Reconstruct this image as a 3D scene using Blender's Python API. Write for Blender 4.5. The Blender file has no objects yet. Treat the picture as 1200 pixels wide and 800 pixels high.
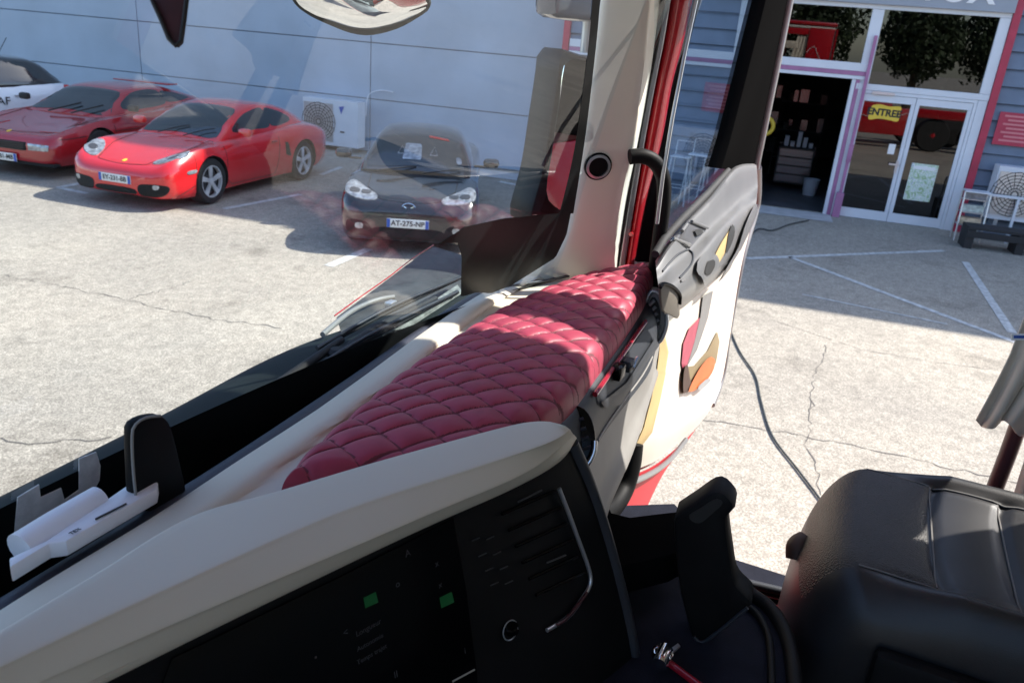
import bpy, bmesh, math, random
from mathutils import Vector, Matrix
from mathutils.bvhtree import BVHTree
random.seed(7)
SC = bpy.context.scene
R = math.radians
# ------------------------------------------------------------------ camera
CZ = 2.6; FPX = 933.0; PITCH = R(21.2); ROLL = R(4.8); YAW = R(23)
_h = Vector((math.cos(YAW), math.sin(YAW), 0)); _u = Vector((0, 0, 1))
_r0 = _h.cross(_u); FWD = _h*math.cos(PITCH)-_u*math.sin(PITCH); _u0 = _r0.cross(FWD)
CR = _r0*math.cos(ROLL)+_u0*math.sin(ROLL); CU = -_r0*math.sin(ROLL)+_u0*math.cos(ROLL)
CAM = Vector((0, 0, CZ))
cd = bpy.data.cameras.new('camera'); co = bpy.data.objects.new('camera', cd); SC.collection.objects.link(co)
co.matrix_world = Matrix(((CR.x, CU.x, -FWD.x, CAM.x), (CR.y, CU.y, -FWD.y, CAM.y), (CR.z, CU.z, -FWD.z, CAM.z), (0, 0, 0, 1)))
cd.sensor_width = 36; cd.lens = FPX/1200*36; cd.clip_start = 0.02; cd.clip_end = 2000
cd.dof.use_dof = True; cd.dof.focus_distance = 1.25; cd.dof.aperture_fstop = 11
SC.camera = co
# ------------------------------------------------------------------ light
SUN_AZ = R(-48); SUN_EL = R(45)
sd = Vector((math.cos(SUN_EL)*math.cos(SUN_AZ), math.cos(SUN_EL)*math.sin(SUN_AZ), math.sin(SUN_EL)))
w = bpy.data.worlds.new('World'); SC.world = w; w.use_nodes = True
nt = w.node_tree; bg = nt.nodes['Background']; sky = nt.nodes.new('ShaderNodeTexSky')
sky.sky_type = 'NISHITA'; sky.sun_disc = False; sky.sun_elevation = SUN_EL; sky.sun_rotation = math.pi/2-SUN_AZ
sky.altitude = 100; sky.air_density = 1.0; sky.dust_density = 1.2; sky.ozone_density = 1.5
nt.links.new(sky.outputs[0], bg.inputs[0]); bg.inputs[1].default_value = 0.15
sl = bpy.data.lights.new('sun', 'SUN'); sl.energy = 3.9; sl.angle = R(0.53); sl.color = (1, .95, .87)
so = bpy.data.objects.new('sun', sl); SC.collection.objects.link(so)
so.rotation_euler = sd.to_track_quat('Z', 'Y').to_euler(); so.location = (5, 0, 20)
vs = SC.view_settings; SC.display_settings.display_device = 'sRGB'; vs.view_transform = 'Standard'; vs.look = 'None'; vs.exposure = 1.3; vs.gamma = 1
try:
    SC.cycles.max_bounces = 8; SC.cycles.transparent_max_bounces = 12; SC.cycles.caustics_reflective = False; SC.cycles.caustics_refractive = False
    SC.cycles.sample_clamp_indirect = 6; SC.cycles.use_denoising = True
except Exception: pass
# ------------------------------------------------------------------ pixel -> plane helpers (the photograph is 1200x800)
def ray(x, y): return FWD+CR*((x-600)/FPX)-CU*((y-400)/FPX)
def pl(x, y, p0, n):
    d = ray(x, y); return CAM+d*((p0-CAM).dot(n)/d.dot(n))
def pz(x, y, z): return pl(x, y, Vector((0, 0, z)), Vector((0, 0, 1)))
def py(x, y, Y): return pl(x, y, Vector((0, Y, 0)), Vector((0, 1, 0)))
def px(x, y, X): return pl(x, y, Vector((X, 0, 0)), Vector((1, 0, 0)))
# ------------------------------------------------------------------ object helpers
COL = SC.collection
def tag(o, label=None, cat=None, group=None, kind=None):
    if label: o['label'] = label
    if cat: o['category'] = cat
    if group: o['group'] = group
    if kind: o['kind'] = kind
    return o
def setparent(o, p):
    o.parent = p
def empty(name, loc, label, cat, group=None, rz=0):
    o = bpy.data.objects.new(name, None); COL.objects.link(o); o.location = loc; o.rotation_euler = (0, 0, rz); o.empty_display_size = .2
    return tag(o, label, cat, group)
def link(name, me, m, parent=None, world=False):
    """world=True: vertices are world coordinates although the parent empty stands elsewhere"""
    o = bpy.data.objects.new(name, me); COL.objects.link(o)
    if m is not None and not me.materials:
        for k in (m if isinstance(m, (list, tuple)) else [m]): me.materials.append(k)
    if parent is not None:
        o.parent = parent
        if world:
            q = parent; M_ = Matrix.Identity(4)
            while q is not None:
                M_ = q.matrix_parent_inverse.copy() @ M_ if False else M_
                q = q.parent
            o.matrix_parent_inverse = wm(parent).inverted()
    return o
def wm(o):
    m = Matrix.LocRotScale(o.location, o.rotation_euler, o.scale)
    return (wm(o.parent) @ o.matrix_parent_inverse @ m) if o.parent else m
def mesh(name, vs_, fs, m, parent=None, world=False, smooth=False, auto=None):
    me = bpy.data.meshes.new(name); me.from_pydata([tuple(v) for v in vs_], [], fs); me.update()
    fixn(me)
    if smooth or auto:
        me.polygons.foreach_set('use_smooth', [True]*len(me.polygons))
        if auto: me.set_sharp_from_angle(angle=R(auto))
    return link(name, me, m, parent, world)
def fixn(me):
    bm = bmesh.new(); bm.from_mesh(me); bmesh.ops.recalc_face_normals(bm, faces=bm.faces); bm.to_mesh(me); bm.free()
def frombm(name, bm, m, parent=None, world=False, smooth=False, auto=None):
    bmesh.ops.recalc_face_normals(bm, faces=bm.faces)
    me = bpy.data.meshes.new(name); bm.to_mesh(me); bm.free()
    if smooth or auto:
        me.polygons.foreach_set('use_smooth', [True]*len(me.polygons))
        if auto: me.set_sharp_from_angle(angle=R(auto))
    return link(name, me, m, parent, world)
def catmull(p, n, closed=False):
    """resample a polyline of vectors as a smooth curve with n points spaced by arc length"""
    p = [Vector(q) for q in p]; N = len(p); out = []
    segs = N if closed else N-1
    dense = []
    for i in range(segs):
        if closed: a, b, c, d = p[(i-1) % N], p[i], p[(i+1) % N], p[(i+2) % N]
        else: a, b, c, d = p[max(i-1, 0)], p[i], p[i+1], p[min(i+2, N-1)]
        for k in range(12):
            t = k/12; t2 = t*t; t3 = t2*t
            dense.append(.5*((2*b)+(c-a)*t+(2*a-5*b+4*c-d)*t2+(3*b-a-3*c+d)*t3))
    dense.append(p[0] if closed else p[-1])
    L = [0]
    for i in range(1, len(dense)): L.append(L[-1]+(dense[i]-dense[i-1]).length)
    T = L[-1]; j = 0
    for k in range(n):
        s = T*k/(n if closed else n-1)
        while j < len(L)-2 and L[j+1] < s: j += 1
        f = (s-L[j])/max(L[j+1]-L[j], 1e-9); out.append(dense[j].lerp(dense[j+1], min(max(f, 0), 1)))
    return out
def lin(p, n):
    p = [Vector(q) for q in p]; L = [0]
    for i in range(1, len(p)): L.append(L[-1]+(p[i]-p[i-1]).length)
    out = []; j = 0
    for k in range(n):
        s = L[-1]*k/(n-1)
        while j < len(L)-2 and L[j+1] < s: j += 1
        out.append(p[j].lerp(p[j+1], (s-L[j])/max(L[j+1]-L[j], 1e-9)))
    return out
def loft(name, rows, m, parent=None, n=40, world=True, sub=1, rn=None, auto=50, straight=False):
    """smooth surface through rows (polylines); sub = samples between rows"""
    R_ = [(lin if straight else catmull)(r, n) for r in rows]
    cols = [catmull([R_[i][k] for i in range(len(R_))], rn or (len(rows)-1)*sub+1) if sub > 1 or rn else [R_[i][k] for i in range(len(R_))] for k in range(n)]
    mm = len(cols[0]); vs_ = [v for c in cols for v in c]
    fs = [(k*mm+i, k*mm+i+1, (k+1)*mm+i+1, (k+1)*mm+i) for k in range(n-1) for i in range(mm-1)]
    return mesh(name, vs_, fs, m, parent, world, auto=auto)
def loft_rows(name, rows, m, parent=None, n=80, k=5, world=True, auto=60):
    """like loft, but every row stays where it is (even steps between rows), so creases run true"""
    R_ = [catmull(r, n) for r in rows]; M_ = len(R_); vs_ = []; mm = (M_-1)*k+1
    for c in range(n):
        p = [r[c] for r in R_]
        for i in range(M_-1):
            a, b, d, e = p[max(i-1, 0)], p[i], p[i+1], p[min(i+2, M_-1)]
            ma = (d-a)*.5; mb = (e-b)*.5; L_ = (d-b).length
            if ma.length > L_: ma = ma.normalized()*L_
            if mb.length > L_: mb = mb.normalized()*L_
            for j in range(k):
                t = j/k; t2 = t*t; t3 = t2*t; vs_.append(b*(2*t3-3*t2+1)+ma*(t3-2*t2+t)+d*(-2*t3+3*t2)+mb*(t3-t2))
        vs_.append(p[-1])
    fs = [(c*mm+i, c*mm+i+1, (c+1)*mm+i+1, (c+1)*mm+i) for c in range(n-1) for i in range(mm-1)]
    return mesh(name, vs_, fs, m, parent, world, auto=auto)
def addbox(bm, c, s, rot=None, bev=0):
    ret = bmesh.ops.create_cube(bm, size=1)
    vs_ = ret['verts']; M_ = Matrix.Translation(Vector(c)) @ (rot.to_4x4() if rot is not None else Matrix.Identity(4)) @ Matrix.Diagonal((*s, 1))
    bmesh.ops.transform(bm, matrix=M_, verts=vs_)
    if bev:
        es = list({e for v in vs_ for e in v.link_edges})
        bmesh.ops.bevel(bm, geom=es, offset=bev, segments=2, affect='EDGES', profile=.5)
def box(name, c, s, m, parent=None, rot=None, bev=0.0, world=False):
    bm = bmesh.new(); addbox(bm, c, s, rot, bev); return frombm(name, bm, m, parent, world, auto=40 if bev else None)
def addtube(bm, pts, r, seg=10, smoothn=None, caps=True):
    if smoothn: pts = catmull(pts, smoothn)
    pts = [Vector(p) for p in pts]; rs = [r[min(int(i/(max(len(pts)-1, 1))*(len(r)-1)), len(r)-2)]*(1-f_)+r[min(int(i/(max(len(pts)-1, 1))*(len(r)-1)), len(r)-2)+1]*f_ for i in range(len(pts)) for f_ in [i/(max(len(pts)-1, 1))*(len(r)-1)-min(int(i/(max(len(pts)-1, 1))*(len(r)-1)), len(r)-2)]] if isinstance(r, (list, tuple)) else [r]*len(pts)
    rings = []; prev = None
    for i, p in enumerate(pts):
        t = (pts[min(i+1, len(pts)-1)]-pts[max(i-1, 0)]).normalized()
        if prev is None:
            a = t.orthogonal().normalized()
        else:
            a = prev-t*prev.dot(t)
            a = a.normalized() if a.length > 1e-6 else t.orthogonal().normalized()
        prev = a; b = t.cross(a)
        rings.append([bm.verts.new(p+(a*math.cos(2*math.pi*k/seg)+b*math.sin(2*math.pi*k/seg))*rs[i]) for k in range(seg)])
    for i in range(len(rings)-1):
        for k in range(seg):
            bm.faces.new((rings[i][k], rings[i][(k+1) % seg], rings[i+1][(k+1) % seg], rings[i+1][k]))
    if caps: bm.faces.new(rings[0][::-1]); bm.faces.new(rings[-1])
def tube(name, pts, r, m, parent=None, seg=10, smoothn=None, world=False):
    bm = bmesh.new(); addtube(bm, pts, r, seg, smoothn); return frombm(name, bm, m, parent, world, auto=50)
def addslab(bm, pts, d, bev=0, seg=2):
    """closed outline pts extruded by vector d"""
    a = [bm.verts.new(p) for p in pts]; b = [bm.verts.new(Vector(p)+Vector(d)) for p in pts]
    n = len(pts); fs = [bm.faces.new(a[::-1]), bm.faces.new(b)]
    for i in range(n): fs.append(bm.faces.new((a[i], a[(i+1) % n], b[(i+1) % n], b[i])))
    bmesh.ops.recalc_face_normals(bm, faces=fs)
    if bev:
        es = [e for e in fs[0].edges]+[e for e in fs[1].edges]
        bmesh.ops.bevel(bm, geom=es, offset=bev, segments=seg, affect='EDGES', profile=.5)
def slab(name, pts, d, m, parent=None, bev=0, world=False, n=0, closedsmooth=True):
    if n: pts = catmull(pts, n, True)
    bm = bmesh.new(); addslab(bm, pts, d, bev); return frombm(name, bm, m, parent, world, auto=40)
def lathe(name, prof, m, parent=None, axis='Y', seg=24, c=(0, 0, 0), world=False, auto=35, caps=True):
    """prof: (radius, along-axis)"""
    bm = bmesh.new(); addlathe(bm, prof, axis, seg, c, None, caps); return frombm(name, bm, m, parent, world, auto=auto)
def addlathe(bm, prof, axis='Y', seg=24, c=(0, 0, 0), rotm=None, caps=True):
    rings = []; c = Vector(c)
    for r, h in prof:
        ring = []
        for k in range(seg):
            a = 2*math.pi*k/seg
            v = {'Y': Vector((r*math.cos(a), h, r*math.sin(a))), 'X': Vector((h, r*math.cos(a), r*math.sin(a))), 'Z': Vector((r*math.cos(a), r*math.sin(a), h))}[axis]
            if rotm is not None: v = rotm @ v
            ring.append(bm.verts.new(c+v))
        rings.append(ring)
    for i in range(len(rings)-1):
        for k in range(seg): bm.faces.new((rings[i][k], rings[i][(k+1) % seg], rings[i+1][(k+1) % seg], rings[i+1][k]))
    if caps: bm.faces.new(rings[0][::-1]); bm.faces.new(rings[-1])
def rect(a, b, c, d): return [a, b, c, d]
def text(name, s, size, m, parent=None, mat4=None, ext=.001, world=False, align='CENTER', bold=0):
    cu = bpy.data.curves.new(name, 'FONT'); cu.body = s; cu.size = size; cu.extrude = ext; cu.align_x = align; cu.align_y = 'CENTER'; cu.offset = bold
    t = bpy.data.objects.new(name, cu); COL.objects.link(t)
    dg = bpy.context.evaluated_depsgraph_get(); me = bpy.data.meshes.new_from_object(t.evaluated_get(dg))
    bpy.data.objects.remove(t); bpy.data.curves.remove(cu)
    if mat4 is not None: me.transform(mat4)
    me.materials.clear()
    return link(name, me, m, parent, world)
def frame4(o, xdir, ydir):
    x = Vector(xdir).normalized(); y = Vector(ydir).normalized(); z = x.cross(y).normalized(); y = z.cross(x)
    return Matrix(((x.x, y.x, z.x, o[0]), (x.y, y.y, z.y, o[1]), (x.z, y.z, z.z, o[2]), (0, 0, 0, 1)))
# ------------------------------------------------------------------ materials
def mat(name, col, rough=.5, metal=0, nz=None, bump=None, coat=0, spec=.5, emis=None, var=.25, rvar=0, sheen=0):
    m = bpy.data.materials.new(name); m.use_nodes = True; nt = m.node_tree; b = nt.nodes['Principled BSDF']
    b.inputs['Base Color'].default_value = (*col, 1); b.inputs['Roughness'].default_value = rough; b.inputs['Metallic'].default_value = metal
    b.inputs['Coat Weight'].default_value = coat; b.inputs['Coat Roughness'].default_value = .04; b.inputs['Specular IOR Level'].default_value = spec
    if sheen: b.inputs['Sheen Weight'].default_value = sheen
    if emis: b.inputs['Emission Color'].default_value = (*emis[:3], 1); b.inputs['Emission Strength'].default_value = emis[3]
    tc = nt.nodes.new('ShaderNodeTexCoord')
    if nz:
        n = nt.nodes.new('ShaderNodeTexNoise'); n.inputs['Scale'].default_value = nz; n.inputs['Detail'].default_value = 6
        nt.links.new(tc.outputs['Object'], n.inputs['Vector'])
        r = nt.nodes.new('ShaderNodeValToRGB'); r.color_ramp.elements[0].position = .3; r.color_ramp.elements[1].position = .72
        r.color_ramp.elements[0].color = (*[c*(1-var) for c in col], 1); r.color_ramp.elements[1].color = (*[min(c*(1+var), 1) for c in col], 1)
        nt.links.new(n.outputs['Fac'], r.inputs[0]); nt.links.new(r.outputs[0], b.inputs['Base Color'])
        if rvar:
            mr = nt.nodes.new('ShaderNodeMapRange'); mr.inputs[3].default_value = max(rough-rvar, .02); mr.inputs[4].default_value = rough+rvar
            nt.links.new(n.outputs['Fac'], mr.inputs[0]); nt.links.new(mr.outputs[0], b.inputs['Roughness'])
    if bump:
        t = nt.nodes.new('ShaderNodeTexVoronoi' if bump[1] < 0 else 'ShaderNodeTexNoise'); t.inputs['Scale'].default_value = bump[0]
        nt.links.new(tc.outputs['Object'], t.inputs['Vector'])
        bp = nt.nodes.new('ShaderNodeBump'); bp.inputs['Strength'].default_value = abs(bump[1]); bp.inputs['Distance'].default_value = bump[2] if len(bump) > 2 else .001
        nt.links.new(t.outputs['Distance' if bump[1] < 0 else 'Fac'], bp.inputs['Height']); nt.links.new(bp.outputs[0], b.inputs['Normal'])
    return m
def glassmat(name, tint=(.8, .9, .95), refl=1.0, rough=0.0, ior=1.5):
    m = bpy.data.materials.new(name); m.use_nodes = True; nt = m.node_tree
    for n in list(nt.nodes): nt.nodes.remove(n)
    out = nt.nodes.new('ShaderNodeOutputMaterial'); mx = nt.nodes.new('ShaderNodeMixShader')
    tr = nt.nodes.new('ShaderNodeBsdfTransparent'); tr.inputs[0].default_value = (*tint, 1)
    gl = nt.nodes.new('ShaderNodeBsdfGlossy'); gl.inputs['Roughness'].default_value = rough
    lw = nt.nodes.new('ShaderNodeLayerWeight'); lw.inputs[0].default_value = .5; f0 = ((ior-1)/(ior+1))**2
    pw5 = nt.nodes.new('ShaderNodeMath'); pw5.operation = 'POWER'; pw5.inputs[1].default_value = 5; nt.links.new(lw.outputs['Facing'], pw5.inputs[0])
    fr = nt.nodes.new('ShaderNodeMath'); fr.operation = 'MULTIPLY_ADD'; fr.inputs[1].default_value = 1-f0; fr.inputs[2].default_value = f0; nt.links.new(pw5.outputs[0], fr.inputs[0])
    mu = nt.nodes.new('ShaderNodeMath'); mu.operation = 'MULTIPLY'; mu.inputs[1].default_value = refl; mu.use_clamp = True
    nt.links.new(fr.outputs[0], mu.inputs[0]); nt.links.new(mu.outputs[0], mx.inputs[0])
    nt.links.new(tr.outputs[0], mx.inputs[1]); nt.links.new(gl.outputs[0], mx.inputs[2]); nt.links.new(mx.outputs[0], out.inputs[0])
    return m
def asphalt():
    m = bpy.data.materials.new('asphalt'); m.use_nodes = True; nt = m.node_tree; b = nt.nodes['Principled BSDF']; L = nt.links.new
    tc = nt.nodes.new('ShaderNodeTexCoord')
    def noise(s, d=4, rough=.6):
        n = nt.nodes.new('ShaderNodeTexNoise'); n.inputs['Scale'].default_value = s; n.inputs['Detail'].default_value = d; n.inputs['Roughness'].default_value = rough; L(tc.outputs['Object'], n.inputs['Vector']); return n
    v = nt.nodes.new('ShaderNodeTexVoronoi'); v.inputs['Scale'].default_value = 105; L(tc.outputs['Object'], v.inputs['Vector'])
    sep = nt.nodes.new('ShaderNodeSeparateColor'); L(v.outputs['Color'], sep.inputs[0])
    r1 = nt.nodes.new('ShaderNodeValToRGB'); e = r1.color_ramp.elements
    e[0].position = 0; e[0].color = (.25, .228, .193, 1); e[1].position = 1; e[1].color = (.50, .46, .395, 1)
    x = e.new(.3); x.color = (.29, .265, .225, 1); x = e.new(.6); x.color = (.37, .34, .29, 1)
    L(sep.outputs[0], r1.inputs[0])
    big = noise(.35, 5); r2 = nt.nodes.new('ShaderNodeValToRGB'); e = r2.color_ramp.elements; e[0].position = .3; e[0].color = (.78, .78, .78, 1); e[1].position = .7; e[1].color = (1.08, 1.06, 1.02, 1)
    L(big.outputs[0], r2.inputs[0])
    mm = nt.nodes.new('ShaderNodeMix'); mm.data_type = 'RGBA'; mm.blend_type = 'MULTIPLY'; mm.inputs[0].default_value = 1
    L(r1.outputs[0], mm.inputs[6]); L(r2.outputs[0], mm.inputs[7])
    med = noise(9, 6); r3 = nt.nodes.new('ShaderNodeValToRGB'); e = r3.color_ramp.elements; e[0].position = .30; e[0].color = (.78, .77, .76, 1); e[1].position = .62; e[1].color = (1.06, 1.05, 1.04, 1)
    L(med.outputs[0], r3.inputs[0])
    m2 = nt.nodes.new('ShaderNodeMix'); m2.data_type = 'RGBA'; m2.blend_type = 'MULTIPLY'; m2.inputs[0].default_value = 1
    L(mm.outputs[2], m2.inputs[6]); L(r3.outputs[0], m2.inputs[7]); L(m2.outputs[2], b.inputs['Base Color'])
    st = noise(.9, 8, .7); r4 = nt.nodes.new('ShaderNodeValToRGB'); e = r4.color_ramp.elements; e[0].position = .33; e[0].color = (.66, .65, .64, 1); e[1].position = .45; e[1].color = (1, 1, 1, 1)
    L(st.outputs[0], r4.inputs[0])
    m3 = nt.nodes.new('ShaderNodeMix'); m3.data_type = 'RGBA'; m3.blend_type = 'MULTIPLY'; m3.inputs[0].default_value = 1
    L(m2.outputs[2], m3.inputs[6]); L(r4.outputs[0], m3.inputs[7]); L(m3.outputs[2], b.inputs['Base Color'])
    b.inputs['Roughness'].default_value = .85
    bp = nt.nodes.new('ShaderNodeBump'); bp.inputs['Strength'].default_value = .4; bp.inputs['Distance'].default_value = .003
    L(v.outputs['Distance'], bp.inputs['Height']); L(bp.outputs[0], b.inputs['Normal'])
    return m
MA = {}
MA['asphalt'] = asphalt()
MA['paint_line'] = mat('worn white road paint', (.50, .50, .48), .8, nz=14, var=.35)
MA['crack'] = mat('asphalt crack filler', (.11, .10, .09), .9)
MA['apron'] = mat('pale concrete', (.42, .42, .42), .8, nz=5, var=.15)
MA['panel'] = mat('pale blue grey metal cladding', (.38, .45, .54), .5, nz=.9, var=.10)
MA['joint'] = mat('dark panel joint', (.12, .14, .17), .6)
MA['siding'] = mat('slate grey siding', (.14, .18, .25), .5, nz=3, var=.12)
MA['magenta'] = mat('raspberry red painted steel', (.42, .03, .07), .4, nz=4, var=.15)
MA['mauve'] = mat('faded mauve paint', (.38, .16, .30), .5, nz=4, var=.15)
MA['white'] = mat('white lacquered aluminium', (.66, .69, .74), .35, nz=3, var=.04)
MA['signgrey'] = mat('grey sign board', (.30, .33, .38), .5, nz=2, var=.06)
MA['letter'] = mat('white sign letter', (.8, .8, .8), .4)
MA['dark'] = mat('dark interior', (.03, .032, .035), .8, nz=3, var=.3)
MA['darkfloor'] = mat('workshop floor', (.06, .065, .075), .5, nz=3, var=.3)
MA['shopglass'] = glassmat('shop glass', (.22, .25, .28), 1.6, ior=1.6)
MA['yellow'] = mat('yellow sign', (.75, .52, .05), .5, nz=10, var=.06)
MA['ink'] = mat('black ink', (.015, .015, .015), .6)
MA['windshield'] = glassmat('windshield glass', (.93, .97, .98), 1.5, ior=1.5)
MA['doorglass'] = glassmat('tinted door glass', (.84, .90, .93), .6, ior=1.45)
MA['pillar'] = mat('bounce lit cream trim', (.88, .82, .70), .5, nz=3, var=.02, bump=(900, .12, .0006))  # cream lightened in colour to stand in for light bounced onto the pillar
MA['cream'] = mat('cream leather trim', (.66, .605, .50), .5, nz=3, var=.03, bump=(900, .12, .0006))
MA['creamdoor'] = mat('cream door trim', (.70, .655, .56), .5, nz=4, var=.03, bump=(900, .12, .0006))
MA['tan'] = mat('tan door edge', (.50, .36, .16), .6, nz=6, var=.08)
MA['quilt'] = mat('burgundy quilted leather', (.36, .038, .075), .46, nz=30, var=.12, bump=(700, .25, .0007), sheen=.08, spec=.35)
MA['thread'] = mat('dark seam thread', (.15, .02, .035), .7)
MA['blackpl'] = mat('black soft plastic', (.007, .007, .0075), .55, nz=12, var=.2, bump=(900, .2, .0005), spec=.14)
MA['blackgl'] = mat('black gloss glass', (.002, .002, .0025), .2, spec=.15)
MA['frit'] = mat('black ceramic frit', (.010, .012, .013), .35, spec=.12)
MA['cowl'] = mat('dark cowl plastic', (.020, .026, .026), .6, nz=12, var=.25, rvar=.1, spec=.15)
MA['greypl'] = mat('charcoal dash plastic', (.026, .030, .038), .5, nz=12, var=.12, bump=(800, .2, .0005))
MA['greydoor'] = mat('grey metallic door plastic', (.21, .21, .21), .32, metal=.25, nz=14, var=.06)
MA['greylow'] = mat('warm grey plastic', (.26, .25, .235), .5, nz=12, var=.08, bump=(800, .2, .0005))
MA['chrome'] = mat('chrome', (.75, .76, .78), .12, 1)
MA['silver'] = mat('satin silver', (.55, .56, .58), .35, .8)
MA['mirror'] = mat('mirror glass', (.85, .88, .9), .02, 1)
MA['redpaint'] = mat('red truck paint', (.52, .012, .02), .25, coat=.8, nz=5, var=.05)
MA['redmatte'] = mat('red painted sill', (.55, .018, .03), .55, nz=6, var=.08)
MA['redtrim'] = mat('red lacquer trim strip', (.35, .01, .025), .2, coat=1)
MA['seatleather'] = mat('black seat leather', (.016, .0155, .017), .42, nz=18, var=.2, bump=(500, .3, .0007))
MA['seatperf'] = mat('brown black perforated leather', (.024, .021, .020), .5, nz=18, var=.2, bump=(300, -1, .0012))
MA['stitch'] = mat('grey stitching', (.16, .15, .14), .7)
MA['navy'] = mat('navy floor mat', (.012, .014, .024), .8, nz=25, var=.2, bump=(420, .5, .001), spec=.12)
MA['rubber'] = mat('black rubber', (.02, .02, .021), .75, nz=20, var=.25)
MA['cable'] = mat('grey green cable sheath', (.045, .05, .05), .6, nz=20, var=.3)
MA['fabric'] = mat('taupe curtain cloth', (.62, .55, .45), .85, nz=9, var=.1, bump=(600, .4, .0008), sheen=.3)
MA['maroon'] = mat('maroon plastic', (.045, .012, .018), .4)
MA['whitepl'] = mat('white translucent plastic', (.88, .88, .93), .35)
MA['tape'] = mat('white mesh tape', (.9, .9, .9), .75, nz=60, var=.15, bump=(260, .6, .001))
MA['greenlcd'] = mat('green lcd icon', (.002, .018, .006), .4, emis=(.02, .5, .12, .015))
MA['dimtext'] = mat('dim grey print', (.04, .04, .043), .6)
MA['orange'] = mat('orange leather', (.55, .13, .03), .5, nz=9, var=.1)
MA['darkbrown'] = mat('dark brown leather', (.06, .03, .02), .6)
MA['headliner'] = mat('cab headliner', (.75, .72, .65), .8)
MA['lining'] = mat('beige cab lining', (.60, .56, .48), .8, nz=8, var=.06)
MA['frameblack'] = mat('matt black frame', (.006, .006, .006), .8, spec=0)
MA['cabdark'] = mat('cab dark cloth', (.03, .03, .032), .8)
# ================================================================== setting: ground, facade
WD = Vector((-.1327, .9912, 0)); WN = Vector((-.9912, -.1327, 0)); FD = 15.2
def fac(x, y, D=None):
    """pixel -> (a, z) on the facade plane at distance D"""
    D = FD if D is None else D
    q = pl(x, y, WN*-D, WN); return q.dot(WD), q.z
def FP(a, z, o=0.0, D=None): return WN*(-(FD if D is None else D)+o)+WD*a+Vector((0, 0, z))
bm = bmesh.new(); s = 220
vs_ = [bm.verts.new((x, y, 0)) for x, y in ((-s, -s), (s, -s), (s, s), (-s, s))]; bm.faces.new(vs_)
tag(frombm('ground', bm, MA['asphalt']), kind='structure')
def strip(name, pts, wdt, z, m, kind='structure', closed=False, jit=0, label=None):
    pts = [Vector((p[0], p[1], 0)) for p in pts]; a = []; b = []
    for i, p in enumerate(pts):
        t = (pts[min(i+1, len(pts)-1)]-pts[max(i-1, 0)]).normalized(); n = Vector((-t.y, t.x, 0)); ww = wdt*(1+random.uniform(-jit, jit))
        a.append((p.x+n.x*ww/2, p.y+n.y*ww/2, z)); b.append((p.x-n.x*ww/2, p.y-n.y*ww/2, z))
    n = len(pts); o = mesh(name, a+b, [(i, i+1, n+i+1, n+i) for i in range(n-1)], m); tag(o, label, kind=kind); return o
def gp(x, y): q = pz(x, y, 0); return (q.x, q.y)
def line(p, q, wd=.10): strip('parking_line', [gp(*p), gp(*q)], wd, .004, MA['paint_line'])
line((875, 303), (1106, 294)); line((925, 301), (1192, 402), .09); line((1131, 307), (1186, 390)); line((940, 345), (1110, 380), .04)
line((68, 220), (102, 227)); line((68, 220), (100, 214)); line((262, 245), (352, 228)); line((376, 205), (400, 196)); line((385, 312), (432, 292), .12)
line((585, 213), (622, 220), .14)
def crack(pts, wd=.007, j=.05):
    g = [Vector((*gp(*p), 0)) for p in pts]; out = []
    for i in range(len(g)-1):
        n = max(int((g[i+1]-g[i]).length/.06), 2)
        for k in range(n):
            q = g[i].lerp(g[i+1], k/n); out.append((q.x+random.uniform(-j, j)*.6, q.y+random.uniform(-j, j)*.6))
    out.append(tuple(g[-1][:2])); strip('pavement_crack', out, wd, .003, MA['crack'], jit=.7)
crack([(0, 322), (60, 333), (150, 352), (240, 372), (330, 385)]); crack([(0, 515), (60, 520), (130, 512)], .008)
crack([(150, 350), (185, 342), (225, 330)], .008)
crack([(828, 492), (930, 508), (1020, 527), (1110, 547), (1200, 567)], .009)
crack([(952, 470), (950, 500), (940, 520), (955, 545), (962, 580)], .007, .04); crack([(968, 405), (955, 440), (947, 480)], .006, .03)
crack([(905, 375), (1010, 410), (1100, 425), (1200, 438)], .005, .02)
# concrete apron in front of the garage
a0, _ = fac(880, 250); a1, _ = fac(985, 262)
mesh('path', [FP(-1.5, .006, 0), FP(-1.5, .006, .75), FP(6, .006, .75), FP(6, .006, 0)], [(0, 1, 2, 3)], MA['apron'])['kind'] = 'structure'
BH = 11.1
bld = empty('workshop_building', FP(0, 0), 'blue grey clad workshop building behind the parked cars with garage and glazed entrance', 'building')
# --- left: large flat cladding panels, a little behind the facade plane
A_C, _ = fac(650, 150)   # corner beside the raspberry trim
PD = .35
def fbox(name, a0, a1, z0, z1, o0, o1, m, parent=bld, bev=0):
    vs_ = [FP(a, z, o) for a in (a0, a1) for z in (z0, z1) for o in (o0, o1)]
    bm = bmesh.new(); v = [bm.verts.new(q) for q in vs_]
    for f in ((0, 1, 3, 2), (4, 6, 7, 5), (0, 4, 5, 1), (2, 3, 7, 6), (0, 2, 6, 4), (1, 5, 7, 3)): bm.faces.new([v[i] for i in f])
    if bev: bmesh.ops.bevel(bm, geom=list(bm.edges), offset=bev, segments=1, affect='EDGES')
    return frombm(name, bm, m, parent, True)
fbox('wall_core', A_C, A_C+30, 0, BH+2.8, -.8, -PD-.06, MA['joint'])
js = [fac(434, 100, FD+PD)[0], fac(163, 50, FD+PD)[0]]
pitch_a = js[1]-js[0]
zs = [fac(434, 116, FD+PD)[1], fac(434, 50, FD+PD)[1]]
pz_ = zs[1]-zs[0]
rows = [0.0]; z = zs[0]
while z-pz_ > .15: z -= pz_
while z < BH+2.4: rows.append(z); z += pz_
rows.append(BH+2.8)
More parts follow.
